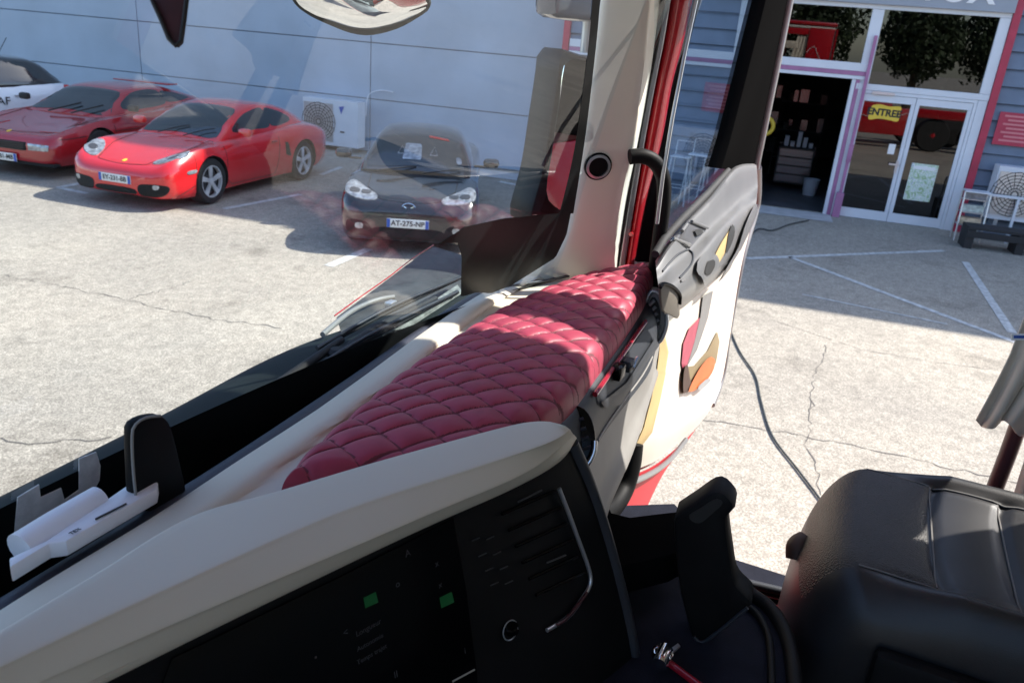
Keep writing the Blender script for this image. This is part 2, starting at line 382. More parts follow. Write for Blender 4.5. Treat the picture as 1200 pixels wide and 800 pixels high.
cols = [A_C, js[0]]
for k in range(1, 5): cols.append(js[0]+pitch_a*k)
for i in range(len(cols)-1):
    for j in range(len(rows)-1):
        o = fbox('wall_panel', cols[i]+.009, cols[i+1]-.009, rows[j]+.008, rows[j+1]-.008, -PD-.06, -PD, MA['panel'], bev=.004)
# raspberry corner post
fbox('corner_trim', A_C-.12, A_C-.004, 0, BH, -.35, .04, MA['magenta'])
# --- opening layout along the facade (a decreases to the right of the picture)
aG0 = fac(853, 120)[0]; aG1 = fac(999, 92)[0]      # garage opening left / right
aP = fac(1016, 90)[0]; aD0 = fac(1006, 112)[0]; aD1 = fac(1146, 118)[0]
aR = fac(1166, 90)[0]                                # right raspberry post left edge
zT = fac(1060, 102)[1]; zS = fac(1090, 12)[1]; zG = fac(998, 90)[1]
fbox('wall_core', aG0+.03, A_C-.13, 0, BH, -.5, -.06, MA['joint'])
fbox('wall_core', aR-12, aR-.10, 0, BH, -.5, -.06, MA['joint'])
fbox('wall_core', aR-.10, aG0+.03, zS+.02, BH, -.5, -.06, MA['joint'])
sp = .265
def siding(a0, a1, z0, z1):
    z = z0
    while z < z1-.02:
        zz = min(z+sp, z1)
        vs_ = [FP(a, h, o) for a in (a0, a1) for h, o in ((z, -.06), (z+.012, .0), (zz-.03, -.035), (zz, -.05))]
        mesh('siding_board', vs_, [(0, 1, 5, 4), (1, 2, 6, 5), (2, 3, 7, 6)], MA['siding'], bld, True); z = zz
siding(aG0+.04, A_C-.13, 0, BH); siding(aR-9, aR-.13, 0, BH)
siding(aR-.1, aG0+.04, zS+.85, BH)
# raspberry post right of the doors
fbox('corner_trim', aR-.12, aR-.004, 0, BH, -.04, .05, MA['magenta'])
# grey sign board with white letters
sg = fbox('sign_board', aR, aG0+.5, zS+.03, zS+.82, .0, .10, MA['signgrey'])
_, zl = fac(1120, 6)
text('lettering', 'TOX', .52, MA['letter'], sg, frame4(FP(fac(1118, 0)[0], zl+.20, .105), -WD, (0, 0, 1)), .006, world=True, bold=.012)
# frames
def bar(name, a0, a1, z0, z1, o=.03, m='white', par=None, d=.10): return fbox(name, a0, a1, z0, z1, o-d, o, MA[m], par or bld, bev=.003)
fr = .07
bar('window_frame', aR+.002, aG0+.05, zS-.04, zS+.03)
mid0 = fac(1012, 60)[0]; mid1 = fac(1026, 60)[0]
bar('window_frame', mid1, mid0, zT+.0, zS-.043)
bar('window_frame', aR+.002, aR+.16, zT, zS-.043)
bar('transom', aR+.002, mid0, zT-.10, zT-.003, .035)
zT2 = fac(960, 70)[1]
bar('transom', mid1+.02, A_C-.14, zT2-.13, zT2, .045); bar('transom', mid1+.02, A_C-.14, zT2-.20, zT2-.133, .05, 'mauve'); bar('transom', mid1+.02, A_C-.14, zT2-.26, zT2-.203, .045)
bar('door_post', aG1-.06, aG1, 0, zT2-.263, .03); bar('door_post', aG1-.125, aG1-.063, 0, zT2-.263, .035, 'mauve'); bar('door_post', aD0-.003, aG1-.128, 0, zT2-.263, .03)
bar('window_frame', aG0-.05, aG0+.05, zT2, zS-.043)
bar('window_frame', aG0-.05, aG0+.03, 0, zT2-.263)
bar('door_post', aR+.004, aD1-.004, 0, zT-.104, .028)
# panes
def pane(a0, a1, z0, z1, m='shopglass'): return fbox('window_pane', a0, a1, z0, z1, -.02, -.008, MA[m])
pane(aR+.16, mid1, zT, zS-.04); pane(mid0, aG0-.05, zT2, zS-.04)
# interior box of the workshop
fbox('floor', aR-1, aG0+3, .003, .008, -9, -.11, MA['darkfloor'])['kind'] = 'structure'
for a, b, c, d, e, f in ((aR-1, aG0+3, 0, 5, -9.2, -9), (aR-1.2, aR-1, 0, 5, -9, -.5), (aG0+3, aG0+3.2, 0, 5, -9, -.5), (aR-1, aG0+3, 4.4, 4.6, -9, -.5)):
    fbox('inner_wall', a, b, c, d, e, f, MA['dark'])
# --- double entrance door
ent = empty('entrance_door', FP((aD0+aD1)/2, 0), 'white framed double glass entrance door with yellow sign and green poster', 'door')
zb = .0
bar('door_frame', aD1, aD0, zT-.155, zT-.103, .03, par=ent)
bar('door_frame', aD0-.045, aD0-.006, zb, zT-.155, .03, par=ent); bar('door_frame', aD1, aD1+.05, zb, zT-.155, .03, par=ent)
amid = (aD0+aD1)/2
for s, (x0, x1) in enumerate(((amid+.004, aD0-.049), (aD1+.054, amid-.004))):
    lf = fbox('door_leaf', x0, x1, zb+.01, zb+.17, -.03, .022, MA['white'], ent)
    fbox('leaf_rail', x0, x1, zT-.27, zT-.16, -.03, .022, MA['white'], lf)
    fbox('leaf_rail', x0, x0+.06, zb+.172, zT-.272, -.03, .022, MA['white'], lf); fbox('leaf_rail', x1-.06, x1, zb+.172, zT-.272, -.03, .022, MA['white'], lf)
    fbox('glass_pane', x0+.062, x1-.062, zb+.172, zT-.272, -.012, -.004, MA['shopglass'], lf)
fbox('door_closer', aD0-.55, aD0-.2, zT-.155, zT-.11, .031, .06, MA['silver'], ent)
fbox('door_handle', amid+.02, amid+.19, .98, 1.01, .05, .07, MA['silver'], ent); fbox('lock_plate', amid+.045, amid+.08, .85, 1.06, .022, .03, MA['silver'], ent)
# yellow ENTREE sign: wavy flag shape
o_ = [fac(*p) for p in ((1022, 124), (1032, 122.5), (1042, 125), (1056, 125.5), (1054, 134), (1052, 142.5), (1042, 141), (1030, 139), (1018, 140), (1019, 132))]
es = slab('entrance_sign', [FP(a, z, .0) for a, z in o_], WN*.006, MA['yellow'], world=True, n=40)
tag(es, 'yellow wavy ENTREE sign stuck on left glass leaf of the entrance', 'sign')
ae, ze = fac(1036, 132.5)
dz = fac(1050, 134)[1]-fac(1022, 131)[1]
text('lettering', 'ENTREE', .155, MA['ink'], es, frame4(FP(ae, ze, .0075), FP(fac(1050, 134)[0], fac(1050, 134.3)[1])-FP(fac(1022, 131)[0], fac(1022, 131)[1]), (0, 0, 1)), .001, world=True, bold=.006)
# poster
def postermat():
    m = bpy.data.materials.new('green white poster print'); m.use_nodes = True; nt = m.node_tree; b = nt.nodes['Principled BSDF']; L = nt.links.new
    tc = nt.nodes.new('ShaderNodeTexCoord'); v = nt.nodes.new('ShaderNodeTexNoise'); v.inputs['Scale'].default_value = 9; v.inputs['Detail'].default_value = 3; v.inputs['Distortion'].default_value = 2.5
    L(tc.outputs['Object'], v.inputs['Vector']); r = nt.nodes.new('ShaderNodeValToRGB'); r.color_ramp.interpolation = 'CONSTANT'; e = r.color_ramp.elements
    e[0].color = (.35, .5, .28, 1); e[1].position = .45; e[1].color = (.75, .78, .75, 1); x = e.new(.53); x.color = (.4, .58, .38, 1); x = e.new(.58); x.color = (.7, .75, .75, 1); x = e.new(.66); x.color = (.25, .3, .4, 1)
    L(v.outputs[0], r.inputs[0]); L(r.outputs[0], b.inputs['Base Color']); return m
pa, pzc = fac(1080, 214)
po = fbox('poster', fac(1095, 214)[0], fac(1063, 214)[0], fac(1080, 236)[1], fac(1080, 192)[1], -.003, .0, postermat(), None)
tag(po, 'green and white printed poster taped inside the right glass leaf', 'poster')
fbox('printed_band', fac(1092, 214)[0], fac(1066, 214)[0], fac(1080, 199)[1], fac(1080, 195)[1], .0, .002, MA['letter'], po)
st = fbox('sticker', fac(1050, 170)[0], fac(1042, 170)[0], fac(1046, 181)[1], fac(1046, 169)[1], -.003, .001, MA['letter'], None)
tag(st, 'small white sticker beside the entrance door handle', 'sticker')
# mauve shutter rail with bollard foot
sr = empty('shutter_rail', FP(fac(985, 200)[0], 0, .12), 'tall narrow mauve guide rail standing between garage and entrance', 'post')
ar = fac(1000, 150)[0]
ar = fac(989, 198)[0]-.02; art = fac(1021, 35)[0]
fbox('rail', ar-.03, ar+.02, .32, zT+.75, .04, .09, MA['mauve'], sr)
fbox('foot', ar-.06, ar+.06, 0, .42, .04, .17, MA['mauve'], sr)
fbox('bracket', ar-.045, ar+.03, .95, 1.25, .091, .11, MA['mauve'], sr)
# red perforated notice
a0, z0 = fac(1152, 150)
no = fbox('notice_board', aR-.95, aR-.22, fac(1175, 170)[1], fac(1175, 131)[1], .01, .03, MA['magenta'], None)
tag(no, 'flat red notice panel with fine text lines on slate siding', 'sign')
nlm = mat('pale red notice print', (.62, .2, .22), .6)
za, zb_ = fac(1175, 170)[1], fac(1175, 131)[1]
for k in range(7):
    z = za+.06+k*(zb_-za-.1)/6.5
    fbox('text_line', aR-.88+.05*(k % 2), aR-.3-.06*((k*3) % 2), z, z+.03, .03, .032, nlm, no)
# ================================================================== cars
MA['carred'] = mat('red car paint', (.62, .014, .018), .22, coat=1, nz=4, var=.05)
MA['cardarkred'] = mat('deep red car paint', (.36, .012, .018), .25, coat=.9, nz=4, var=.05)
MA['carblack'] = mat('black car paint', (.018, .019, .021), .22, coat=1)
MA['carwhite'] = mat('white car paint', (.74, .75, .78), .28, coat=.6)
MA['carglass'] = mat('dark car glass', (.02, .026, .03), .06, spec=.9)
MA['tyre'] = mat('tyre rubber', (.018, .018, .018), .8, nz=20, var=.3)
MA['alloy'] = mat('silver alloy', (.72, .73, .75), .35, .4)
MA['lamp'] = mat('clear head lamp', (.36, .38, .41), .08, .5, nz=18, var=.5)
MA['lampdark'] = mat('lamp inner', (.12, .12, .13), .2, .6)
MA['redlamp'] = mat('red tail lamp', (.5, .01, .01), .1)
MA['plate'] = mat('white number plate', (.72, .73, .72), .4)
MA['blue'] = mat('blue plate band', (.02, .09, .42), .4)
MA['well'] = mat('wheel well black', (.008, .008, .008), .9)
def bvh_of(o):
    me = o.data; return BVHTree.FromPolygons([v.co.copy() for v in me.vertices], [tuple(p.vertices) for p in me.polygons])
def patch(name, bvh, outline, org, ux, uy, m, parent, off=.004, rings=6, n=36, smooth=True):
    """outline: 2-D points in the frame org + a*ux + b*uy, thrown along ux x uy onto the body and laid just proud of it"""
    ux = Vector(ux); uy = Vector(uy); dr = -(ux.cross(uy)).normalized(); org = Vector(org)
    o2 = [Vector((a, b, 0)) for a, b in outline]; o2 = catmull(o2, n, True) if smooth else lin(o2+[o2[0]], n+1)[:-1]
    c = sum(o2, Vector())/len(o2); bm = bmesh.new(); vs_ = []
    def cast(p):
        q = org+ux*p.x+uy*p.y; h = bvh.ray_cast(q, dr, 20)
        if h[0] is None: h2 = bvh.find_nearest(q+dr*2); return (h2[0]+h2[1]*off)
        nn = h[1] if h[1].dot(dr) < 0 else -h[1]
        return h[0]+nn*off
    ctr = bm.verts.new(cast(c)); prev = None
    for r in range(1, rings+1):
        ring = [bm.verts.new(cast(c.lerp(p, r/rings))) for p in o2]
        for k in range(n):
            if prev is None: bm.faces.new((ctr, ring[k], ring[(k+1) % n]))
            else: bm.faces.new((prev[k], ring[k], ring[(k+1) % n], prev[(k+1) % n]))
        prev = ring
    # turn the rim down into the body so it reads as a solid inlay
    low = [bm.verts.new(v.co+dr*off*2) for v in prev]
    for k in range(n): bm.faces.new((prev[k], low[k], low[(k+1) % n], prev[(k+1) % n]))
    return frombm(name, bm, m, parent, auto=40)
def gap(bvh, pts, org, ux, uy, parent, name='panel_gap', r=.0045, n=40, close=False, m='well'):
    ux = Vector(ux); uy = Vector(uy); dr = -(ux.cross(uy)).normalized(); org = Vector(org); P_ = lin([Vector((a, b, 0)) for a, b in pts]+([Vector((*pts[0], 0))] if close else []), n); out = []
    for p in P_:
        h = bvh.ray_cast(org+ux*p.x+uy*p.y, dr, 20)
        if h[0] is not None: out.append(h[0]-dr*.0005)
    if len(out) > 2: tube(name, out, r, MA[m], parent, seg=5)
def section_mesh(name, secs, m, parent, nlen=56, close=True):
    """secs: list of half sections (lists of (x,y,z)) from bottom centre round to top centre; mirrored and lofted"""
    k = len(secs[0]); tracks = [catmull([s[i] for s in secs], nlen) for i in range(k)]
    ring_n = 26; rings = []
    for j in range(nlen):
        half = catmull([tracks[i][j] for i in range(k)], ring_n)
        half[0].y = 0; half[-1].y = 0
        full = half+[Vector((p.x, -p.y, p.z)) for p in reversed(half[1:-1])]
        rings.append(full)
    N = len(rings[0]); vs_ = [p for r in rings for p in r]
    fs = [(j*N+i, j*N+(i+1) % N, (j+1)*N+(i+1) % N, (j+1)*N+i) for j in range(nlen-1) for i in range(N)]
    fs += [tuple(range(N))[::-1], tuple((nlen-1)*N+i for i in range(N))]
    return mesh(name, vs_, fs, m, parent, auto=55)
def half(x, w, zb, zw, ze, zc):
    return [(x, 0, zb), (x, w*.7, zb), (x, w*.95, zb+.03), (x, w, zw), (x, w*.985, zw+(ze-zw)*.6), (x, w*.90, ze), (x, w*.62, ze+(zc-ze)*.75), (x, 0, zc)]
def ghalf(x, wb, zb, wt, zt):
    return [(x, 0, zb-.12), (x, wb*.8, zb-.12), (x, wb, zb-.02), (x, wb+(wt-wb)*.55, zb+(zt-zb)*.55), (x, wt, zt-(zt-zb)*.13), (x, wt*.84, zt-(zt-zb)*.02), (x, wt*.5, zt+.012), (x, 0, zt+.02)]
def make_wheel(parent, x, y, r, w, spokes=5, m='alloy'):
    s = 1 if y > 0 else -1; rr = r*.70
    t = lathe('wheel', [(rr*.96, -w/2), (r*.94, -w/2), (r, -w/2+.03), (r, w/2-.03), (r*.94, w/2), (rr, w/2), (rr*.98, w/2-.03), (rr*.96, -w/2)], MA['tyre'], parent, seg=36, c=(x, y, r), caps=False)
    bm = bmesh.new()
    addlathe(bm, [(rr, s*(w/2-.004)), (rr, s*(w/2-.05)), (rr*.93, s*(w/2-.06)), (rr*.93, s*(w/2-.004)), (rr, s*(w/2-.004))], 'Y', 36, (x, y, r), None, False)
    for k in range(spokes):
        a = 2*math.pi*k/spokes+.3
        for d in (-.10, .10):
            d_ = Vector((math.cos(a+d), 0, math.sin(a+d))); q = Vector((-math.sin(a+d), 0, math.cos(a+d)))
            c0 = Vector((x, y+s*(w/2-.035), r)); p0 = c0+Vector((math.cos(a), 0, math.sin(a)))*rr*.15; p1 = c0+d_*rr*.95
            o_ = [p0-q*.022, p0+q*.022, p1+q*.016, p1-q*.016]
            addslab(bm, o_, Vector((0, s*.022, 0)))
    addlathe(bm, [(rr*.2, s*(w/2-.05)), (rr*.2, s*(w/2-.012)), (rr*.1, s*(w/2-.006))], 'Y', 16, (x, y, r))
    frombm('rim', bm, MA[m], t, auto=30)
    lathe('brake_disc', [(rr*.8, 0), (rr*.8, s*.01)], MA['lampdark'], t, seg=24, c=(x, y+s*(w/2-.08), r))
    return t
def cut(o, cuts):
    for x, y, r, d in cuts:
        bm = bmesh.new(); addlathe(bm, [(r, -d/2), (r, d/2)], 'Y', 40, (x, y, cuts[0][2]*.9 if False else CUTZ))
        bmesh.ops.recalc_face_normals(bm, faces=bm.faces)
        me = bpy.data.meshes.new('c'); bm.to_mesh(me); bm.free(); c = bpy.data.objects.new('c', me); COL.objects.link(c)
        me.materials.append(MA['well'])
        md = o.modifiers.new('b', 'BOOLEAN'); md.operation = 'DIFFERENCE'; md.solver = 'EXACT'; md.object = c; md.material_mode = 'TRANSFER'
        c.parent = None
        pm = o.parent; o.parent = None
        dg = bpy.context.evaluated_depsgraph_get(); dg.update(); nm = bpy.data.meshes.new_from_object(o.evaluated_get(dg))
        o.modifiers.clear(); o.data = nm; o.parent = pm; bpy.data.objects.remove(c)
CUTZ = .34
def plate(parent, bvh, x, z, txt, yc=0, w=.52, tilt=0, blueright=True):
    """number plate facing +x"""
    p = box('number_plate', (x, yc, z), (.012, w, .11), MA['plate'], parent, bev=.003)
    box('blue_band', (x+.0075, yc+w/2-.022, z), (.003, .04, .106), MA['blue'], p)
    if blueright: box('blue_band', (x+.0075, yc-w/2+.022, z), (.003, .04, .106), MA['blue'], p)
    text('lettering', txt, .088, MA['ink'], p, frame4((x+.0075, yc, z), (0, 1, 0), (0, 0, 1)), .001, bold=.002)
    return p
def car(name, label, cat, root_xy, az, scale, secs, gsecs, paint, wheels, gh_paint=None, group='parked cars'):
    global CUTZ
    e = empty(name, (root_xy[0], root_xy[1], 0), label, cat, group, az); e.scale = (scale,)*3
    body = section_mesh('body', [half(*s) for s in secs], MA[paint], e)
    CUTZ = wheels[0][2]
    cut(body, [(x, y, r*1.12, .5) for x, y, r, w in wheels])
    body.data.polygons.foreach_set('use_smooth', [True]*len(body.data.polygons)); body.data.set_sharp_from_angle(angle=R(40))
    gh = section_mesh('roof', [ghalf(*s) for s in gsecs], MA[gh_paint or paint], e, nlen=44)
    for x, y, r, w in wheels: make_wheel(e, x, y*(1-(w/2+.03)/abs(y)), r, w, 5)
    return e, body, gh, bvh_of(body), bvh_of(gh)
def side_windows(bg, e, polys, m='carglass'):
    for pts in polys:
        for s in (1, -1):
            patch('side_window', bg, pts if s > 0 else pts, (0, 3*s, 0), (-1, 0, 0) if s > 0 else (1, 0, 0), (0, 0, 1), MA[m], e) if s < 0 else patch('side_window', bg, [(-a, b) for a, b in pts], (0, 3, 0), (-1, 0, 0), (0, 0, 1), MA[m], e)
def root_for(wheel_px, lx, ly, az, scale):
    """root position so that the tyre contact (lx, ly) falls under the pixel"""
    q = pz(*wheel_px, 0); c, s = math.cos(az), math.sin(az)
    return (q.x-scale*(lx*c-ly*s), q.y-scale*(lx*s+ly*c))
# ---- red coupe in front (nearest)
AZP = R(187); SP = .98
xy = root_for((250, 239), 1.27, .86, AZP, SP)
e, bd, gh, bb, bg = car('red_sports_coupe', 'bright red rounded sports coupe with silver star wheels, nearest of the red cars', 'car', xy, AZP, SP,
 [(2.17, .50, .24, .36, .44, .46), (2.12, .70, .18, .38, .52, .54), (1.98, .83, .16, .42, .65, .60), (1.65, .88, .15, .48, .755, .68), (1.27, .90, .15, .5, .80, .76), (.8, .875, .15, .5, .80, .87), (.2, .875, .15, .5, .83, .90), (-.5, .885, .15, .55, .87, .90), (-1.145, .91, .16, .6, .90, .94), (-1.7, .88, .2, .6, .85, .92), (-2.05, .78, .25, .6, .77, .83), (-2.17, .64, .3, .55, .66, .68)],
 [(.92, .72, .80, .66, .835), (.45, .73, .87, .62, 1.08), (.1, .735, .88, .58, 1.21), (-.3, .735, .88, .555, 1.275), (-.9, .72, .88, .53, 1.225), (-1.4, .66, .9, .49, 1.09), (-1.95, .55, .8, .42, .86)],
 'carred', [(1.27, .90, .325, .235), (1.27, -.90, .325, .235), (-1.145, .91, .335, .265), (-1.145, -.91, .335, .265)])
patch('windscreen', bg, [(-.62, .86), (0, .89), (.62, .86), (.56, 1.02), (.47, 1.20), (0, 1.235), (-.47, 1.20), (-.56, 1.02)], (3, 0, 0), (0, 1, 0), (0, 0, 1), MA['carglass'], e, rings=8)
side_windows(bg, e, [[(.52, .93), (.25, 1.10), (-.1, 1.19), (-.42, 1.20), (-.42, .95), (0, .93)], [(-.47, .95), (-.47, 1.195), (-.85, 1.14), (-1.12, 1.02), (-.95, .96)]])
for s in (1, -1):
    h = patch('headlight', bb, [(1.98, s*.50), (1.90, s*.47), (1.70, s*.56), (1.56, s*.70), (1.60, s*.79), (1.78, s*.80), (1.93, s*.70)], (0, 0, 3), (1, 0, 0), (0, 1, 0), MA['lamp'], e, off=.012)
    patch('lamp_reflector', bb, [(1.74, s*.66), (1.80, s*.60), (1.87, s*.64), (1.84, s*.72), (1.76, s*.73)], (0, 0, 3), (1, 0, 0), (0, 1, 0), MA['lampdark'], h, off=.016, n=14, rings=2)
    patch('air_intake', bb, [(s*.40, .21), (s*.70, .22), (s*.76, .36), (s*.40, .35)], (4, 0, 0), (0, 1, 0), (0, 0, 1), MA['well'], e, off=.006)
    patch('fog_lamp', bb, [(s*.60, .31), (s*.66, .31), (s*.67, .36), (s*.60, .36)], (4, 0, 0), (0, 1, 0), (0, 0, 1), MA['lamp'], e, off=.014, n=12, rings=2)
    box('wing_mirror', (.55, s*.94, .95), (.12, .20, .12), MA['carred'], e, bev=.045)
    patch('side_vent', bb, [(-.60, .50), (-.74, .46), (-.66, .70), (-.58, .70)] if s < 0 else [(.60, .50), (.74, .46), (.66, .70), (.58, .70)], (0, 3*s, 0), (1 if s < 0 else -1, 0, 0), (0, 0, 1), MA['well'], e, off=.005, n=16, rings=3, smooth=False)
    patch('turn_lamp', bb, [(1.62, .50), (1.78, .49), (1.78, .53), (1.62, .54)] if s < 0 else [(-1.62, .50), (-1.78, .49), (-1.78, .53), (-1.62, .54)], (0, 3*s, 0), (1 if s < 0 else -1, 0, 0), (0, 0, 1), MA['lamp'], e, off=.008, n=12, rings=2)
patch('air_intake', bb, [(-.29, .21), (.29, .21), (.27, .28), (-.27, .28)], (4, 0, 0), (0, 1, 0), (0, 0, 1), MA['well'], e, off=.006)
plate(e, bb, 2.175, .39, 'EY-231-BB', 0)
patch('badge', bb, [(1.99, -.022), (1.93, -.02), (1.93, .02), (1.99, .022)], (0, 0, 3), (1, 0, 0), (0, 1, 0), MA['yellow'], e, off=.006, n=10, rings=2)
for y0 in (.1, -.35): tube('wiper', [(1.0, y0+.1, .87), (.80, y0+.3, .95), (.72, y0+.45, .985)], .008, MA['rubber'], e)
Zt, Xs = ((0, 0, 3), (1, 0, 0), (0, 1, 0)), ((0, 3, 0), (-1, 0, 0), (0, 0, 1))
gap(bb, [(.98, -.62), (1.5, -.60), (2.02, -.40), (2.06, 0), (2.02, .40), (1.5, .60), (.98, .62)], *Zt, e)
gap(bb, [(-.92, .84), (-.92, .30), (-.80, .22), (.30, .22), (.40, .45), (.45, .85)], *Xs, e)
gap(bb, [(-1.95, .20), (-1.62, .33), (-1.60, .72)], *Xs, e)
box('door_handle', (-.28, .885, .74), (.14, .02, .03), MA['cardarkred'], e, bev=.008)
# ---- red wedge sports car behind it
AZF = R(190); SF = 1.05
xy = root_for((120, 203), 1.25, .86, AZF, SF)
e, bd, gh, bb, bg = car('red_wedge_sports_car', 'deep red wedge shaped sports car with flat bonnet, behind the rounded red coupe', 'car', xy, AZF, SF,
 [(2.15, .72, .26, .38, .46, .47), (2.10, .84, .20, .40, .55, .56), (1.9, .90, .17, .44, .63, .62), (1.3, .92, .16, .48, .74, .70), (.7, .92, .16, .5, .79, .80), (0, .93, .16, .52, .82, .84), (-.6, .95, .16, .54, .86, .88), (-1.2, .97, .18, .56, .89, .92), (-1.8, .95, .24, .58, .86, .90), (-2.1, .90, .3, .6, .80, .82)],
 [(.95, .74, .72, .70, .76), (.5, .76, .80, .62, .98), (.15, .77, .82, .56, 1.13), (-.35, .77, .84, .54, 1.165), (-.9, .74, .86, .52, 1.12), (-1.5, .66, .88, .5, .98), (-2.0, .6, .82, .5, .86)],
 'cardarkred', [(1.25, .92, .32, .23), (1.25, -.92, .32, .23), (-1.2, .96, .33, .26), (-1.2, -.96, .33, .26)])
patch('windscreen', bg, [(-.66, .80), (0, .83), (.66, .80), (.58, .95), (.48, 1.09), (0, 1.12), (-.48, 1.09), (-.58, .95)], (3, 0, 0), (0, 1, 0), (0, 0, 1), MA['carglass'], e, rings=8)
side_windows(bg, e, [[(.50, .87), (.12, 1.08), (-.48, 1.10), (-.48, .90)], [(-.58, .92), (-.58, 1.08), (-.95, 1.04), (-1.3, .95)]])
patch('front_grille', bb, [(-.42, .385), (.42, .385), (.42, .50), (-.42, .50)], (4, 0, 0), (0, 1, 0), (0, 0, 1), MA['well'], e, off=.006, smooth=False)
for k in range(4): box('grille_slat', (2.165, 0, .40+k*.028), (.01, .80, .006), MA['lampdark'], e)
for s in (1, -1):
    patch('indicator_lamp', bb, [(s*.46, .40), (s*.78, .41), (s*.78, .49), (s*.46, .49)], (4, 0, 0), (0, 1, 0), (0, 0, 1), MA['lamp'], e, off=.008, smooth=False)
    box('wing_mirror', (.62, s*1.0, .92), (.10, .16, .10), MA['ink'], e, bev=.03)
    patch('pop_up_lamp_lid', bb, [(1.55, s*.40), (1.55, s*.78), (1.86, s*.76), (1.88, s*.42)], (0, 0, 3), (1, 0, 0), (0, 1, 0), MA['cardarkred'], e, off=.006, smooth=False)
    tube('wiper', [(1.02, s*.2, .80), (.72, s*.2+.35, .93)], .012, MA['rubber'], e)
    patch('side_strake', bb, [(-.3, .42), (.75, .40), (.75, .46), (-.3, .45)] if s > 0 else [(.3, .42), (-.75, .40), (-.75, .46), (.3, .45)], (0, 3*s, 0), (1 if s < 0 else -1, 0, 0), (0, 0, 1), MA['well'], e, off=.005, n=20, rings=2)
box('front_lip', (2.08, 0, .21), (.12, 1.7, .05), MA['well'], e, bev=.01)
plate(e, bb, 2.175, .275, 'DL-781-MB', -.0, blueright=True)
patch('badge', bb, [(2.01, -.02), (1.95, -.02), (1.95, .02), (2.01, .02)], (0, 0, 3), (1, 0, 0), (0, 1, 0), MA['yellow'], e, off=.006, n=10, rings=2)
box('roof_spoiler', (-.98, 0, 1.17), (.26, 1.1, .025), MA['cardarkred'], e, bev=.01)
gap(bb, [(1.0, -.70), (1.9, -.66), (1.98, 0), (1.9, .66), (1.0, .70)], *Zt, e); gap(bb, [(-.95, .80), (-.92, .28), (.35, .25), (.40, .82)], *Xs, e)
gap(bb, [(-2.0, .56), (-1.4, .58), (-.95, .6), (0, .6), (.9, .6)], *Xs, e, 'side_strip', .006)
# ---- black coupe facing the camera
AZM = R(207); SM = .95
q = pz(478, 262, .40); c, s_ = math.cos(AZM), math.sin(AZM)
xy = (q.x-2.2*c*SM, q.y-2.2*s_*SM)
e, bd, gh, bb, bg = car('black_sports_coupe', 'black low sports coupe facing us in front of the pale wall', 'car', xy, AZM, SM,
 [(2.20, .62, .24, .36, .50, .54), (2.15, .76, .18, .40, .60, .64), (1.95, .86, .16, .46, .74, .71), (1.4, .885, .15, .5, .84, .77), (.9, .875, .15, .5, .83, .88), (.2, .87, .15, .52, .88, .93), (-.6, .875, .15, .55, .90, .95), (-1.3, .89, .16, .6, .93, .98), (-1.8, .86, .2, .6, .92, .98), (-2.15, .74, .3, .6, .86, .90)],
 [(1.1, .74, .84, .72, .87), (.7, .76, .89, .66, 1.08), (.35, .77, .90, .60, 1.24), (-.1, .77, .91, .57, 1.325), (-.7, .75, .93, .54, 1.305), (-1.3, .68, .95, .5, 1.14), (-1.8, .6, .9, .45, .97)],
 'carblack', [(1.38, .885, .33, .225), (1.38, -.885, .33, .225), (-1.32, .885, .33, .225), (-1.32, -.885, .33, .225)])
ws_ = patch('windscreen', bg, [(-.66, .91), (0, .94), (.66, .91), (.60, 1.08), (.50, 1.24), (0, 1.28), (-.50, 1.24), (-.60, 1.08)], (3, 0, 0), (0, 1, 0), (0, 0, 1), MA['carglass'], e, rings=8)
patch('paper_card', bg, [(-.20, 1.00), (.06, 1.00), (.04, 1.17), (-.18, 1.17)], (3, 0, 0), (0, 1, 0), (0, 0, 1), MA['lamp'], ws_, off=.008, n=20, rings=3, smooth=False)
patch('red_sun_strip', bg, [(.40, 1.235), (.12, 1.265), (.12, 1.245), (.42, 1.215)][::-1], (3, 0, 0), (0, 1, 0), (0, 0, 1), MA['redlamp'], ws_, off=.008, n=20, rings=2, smooth=False)
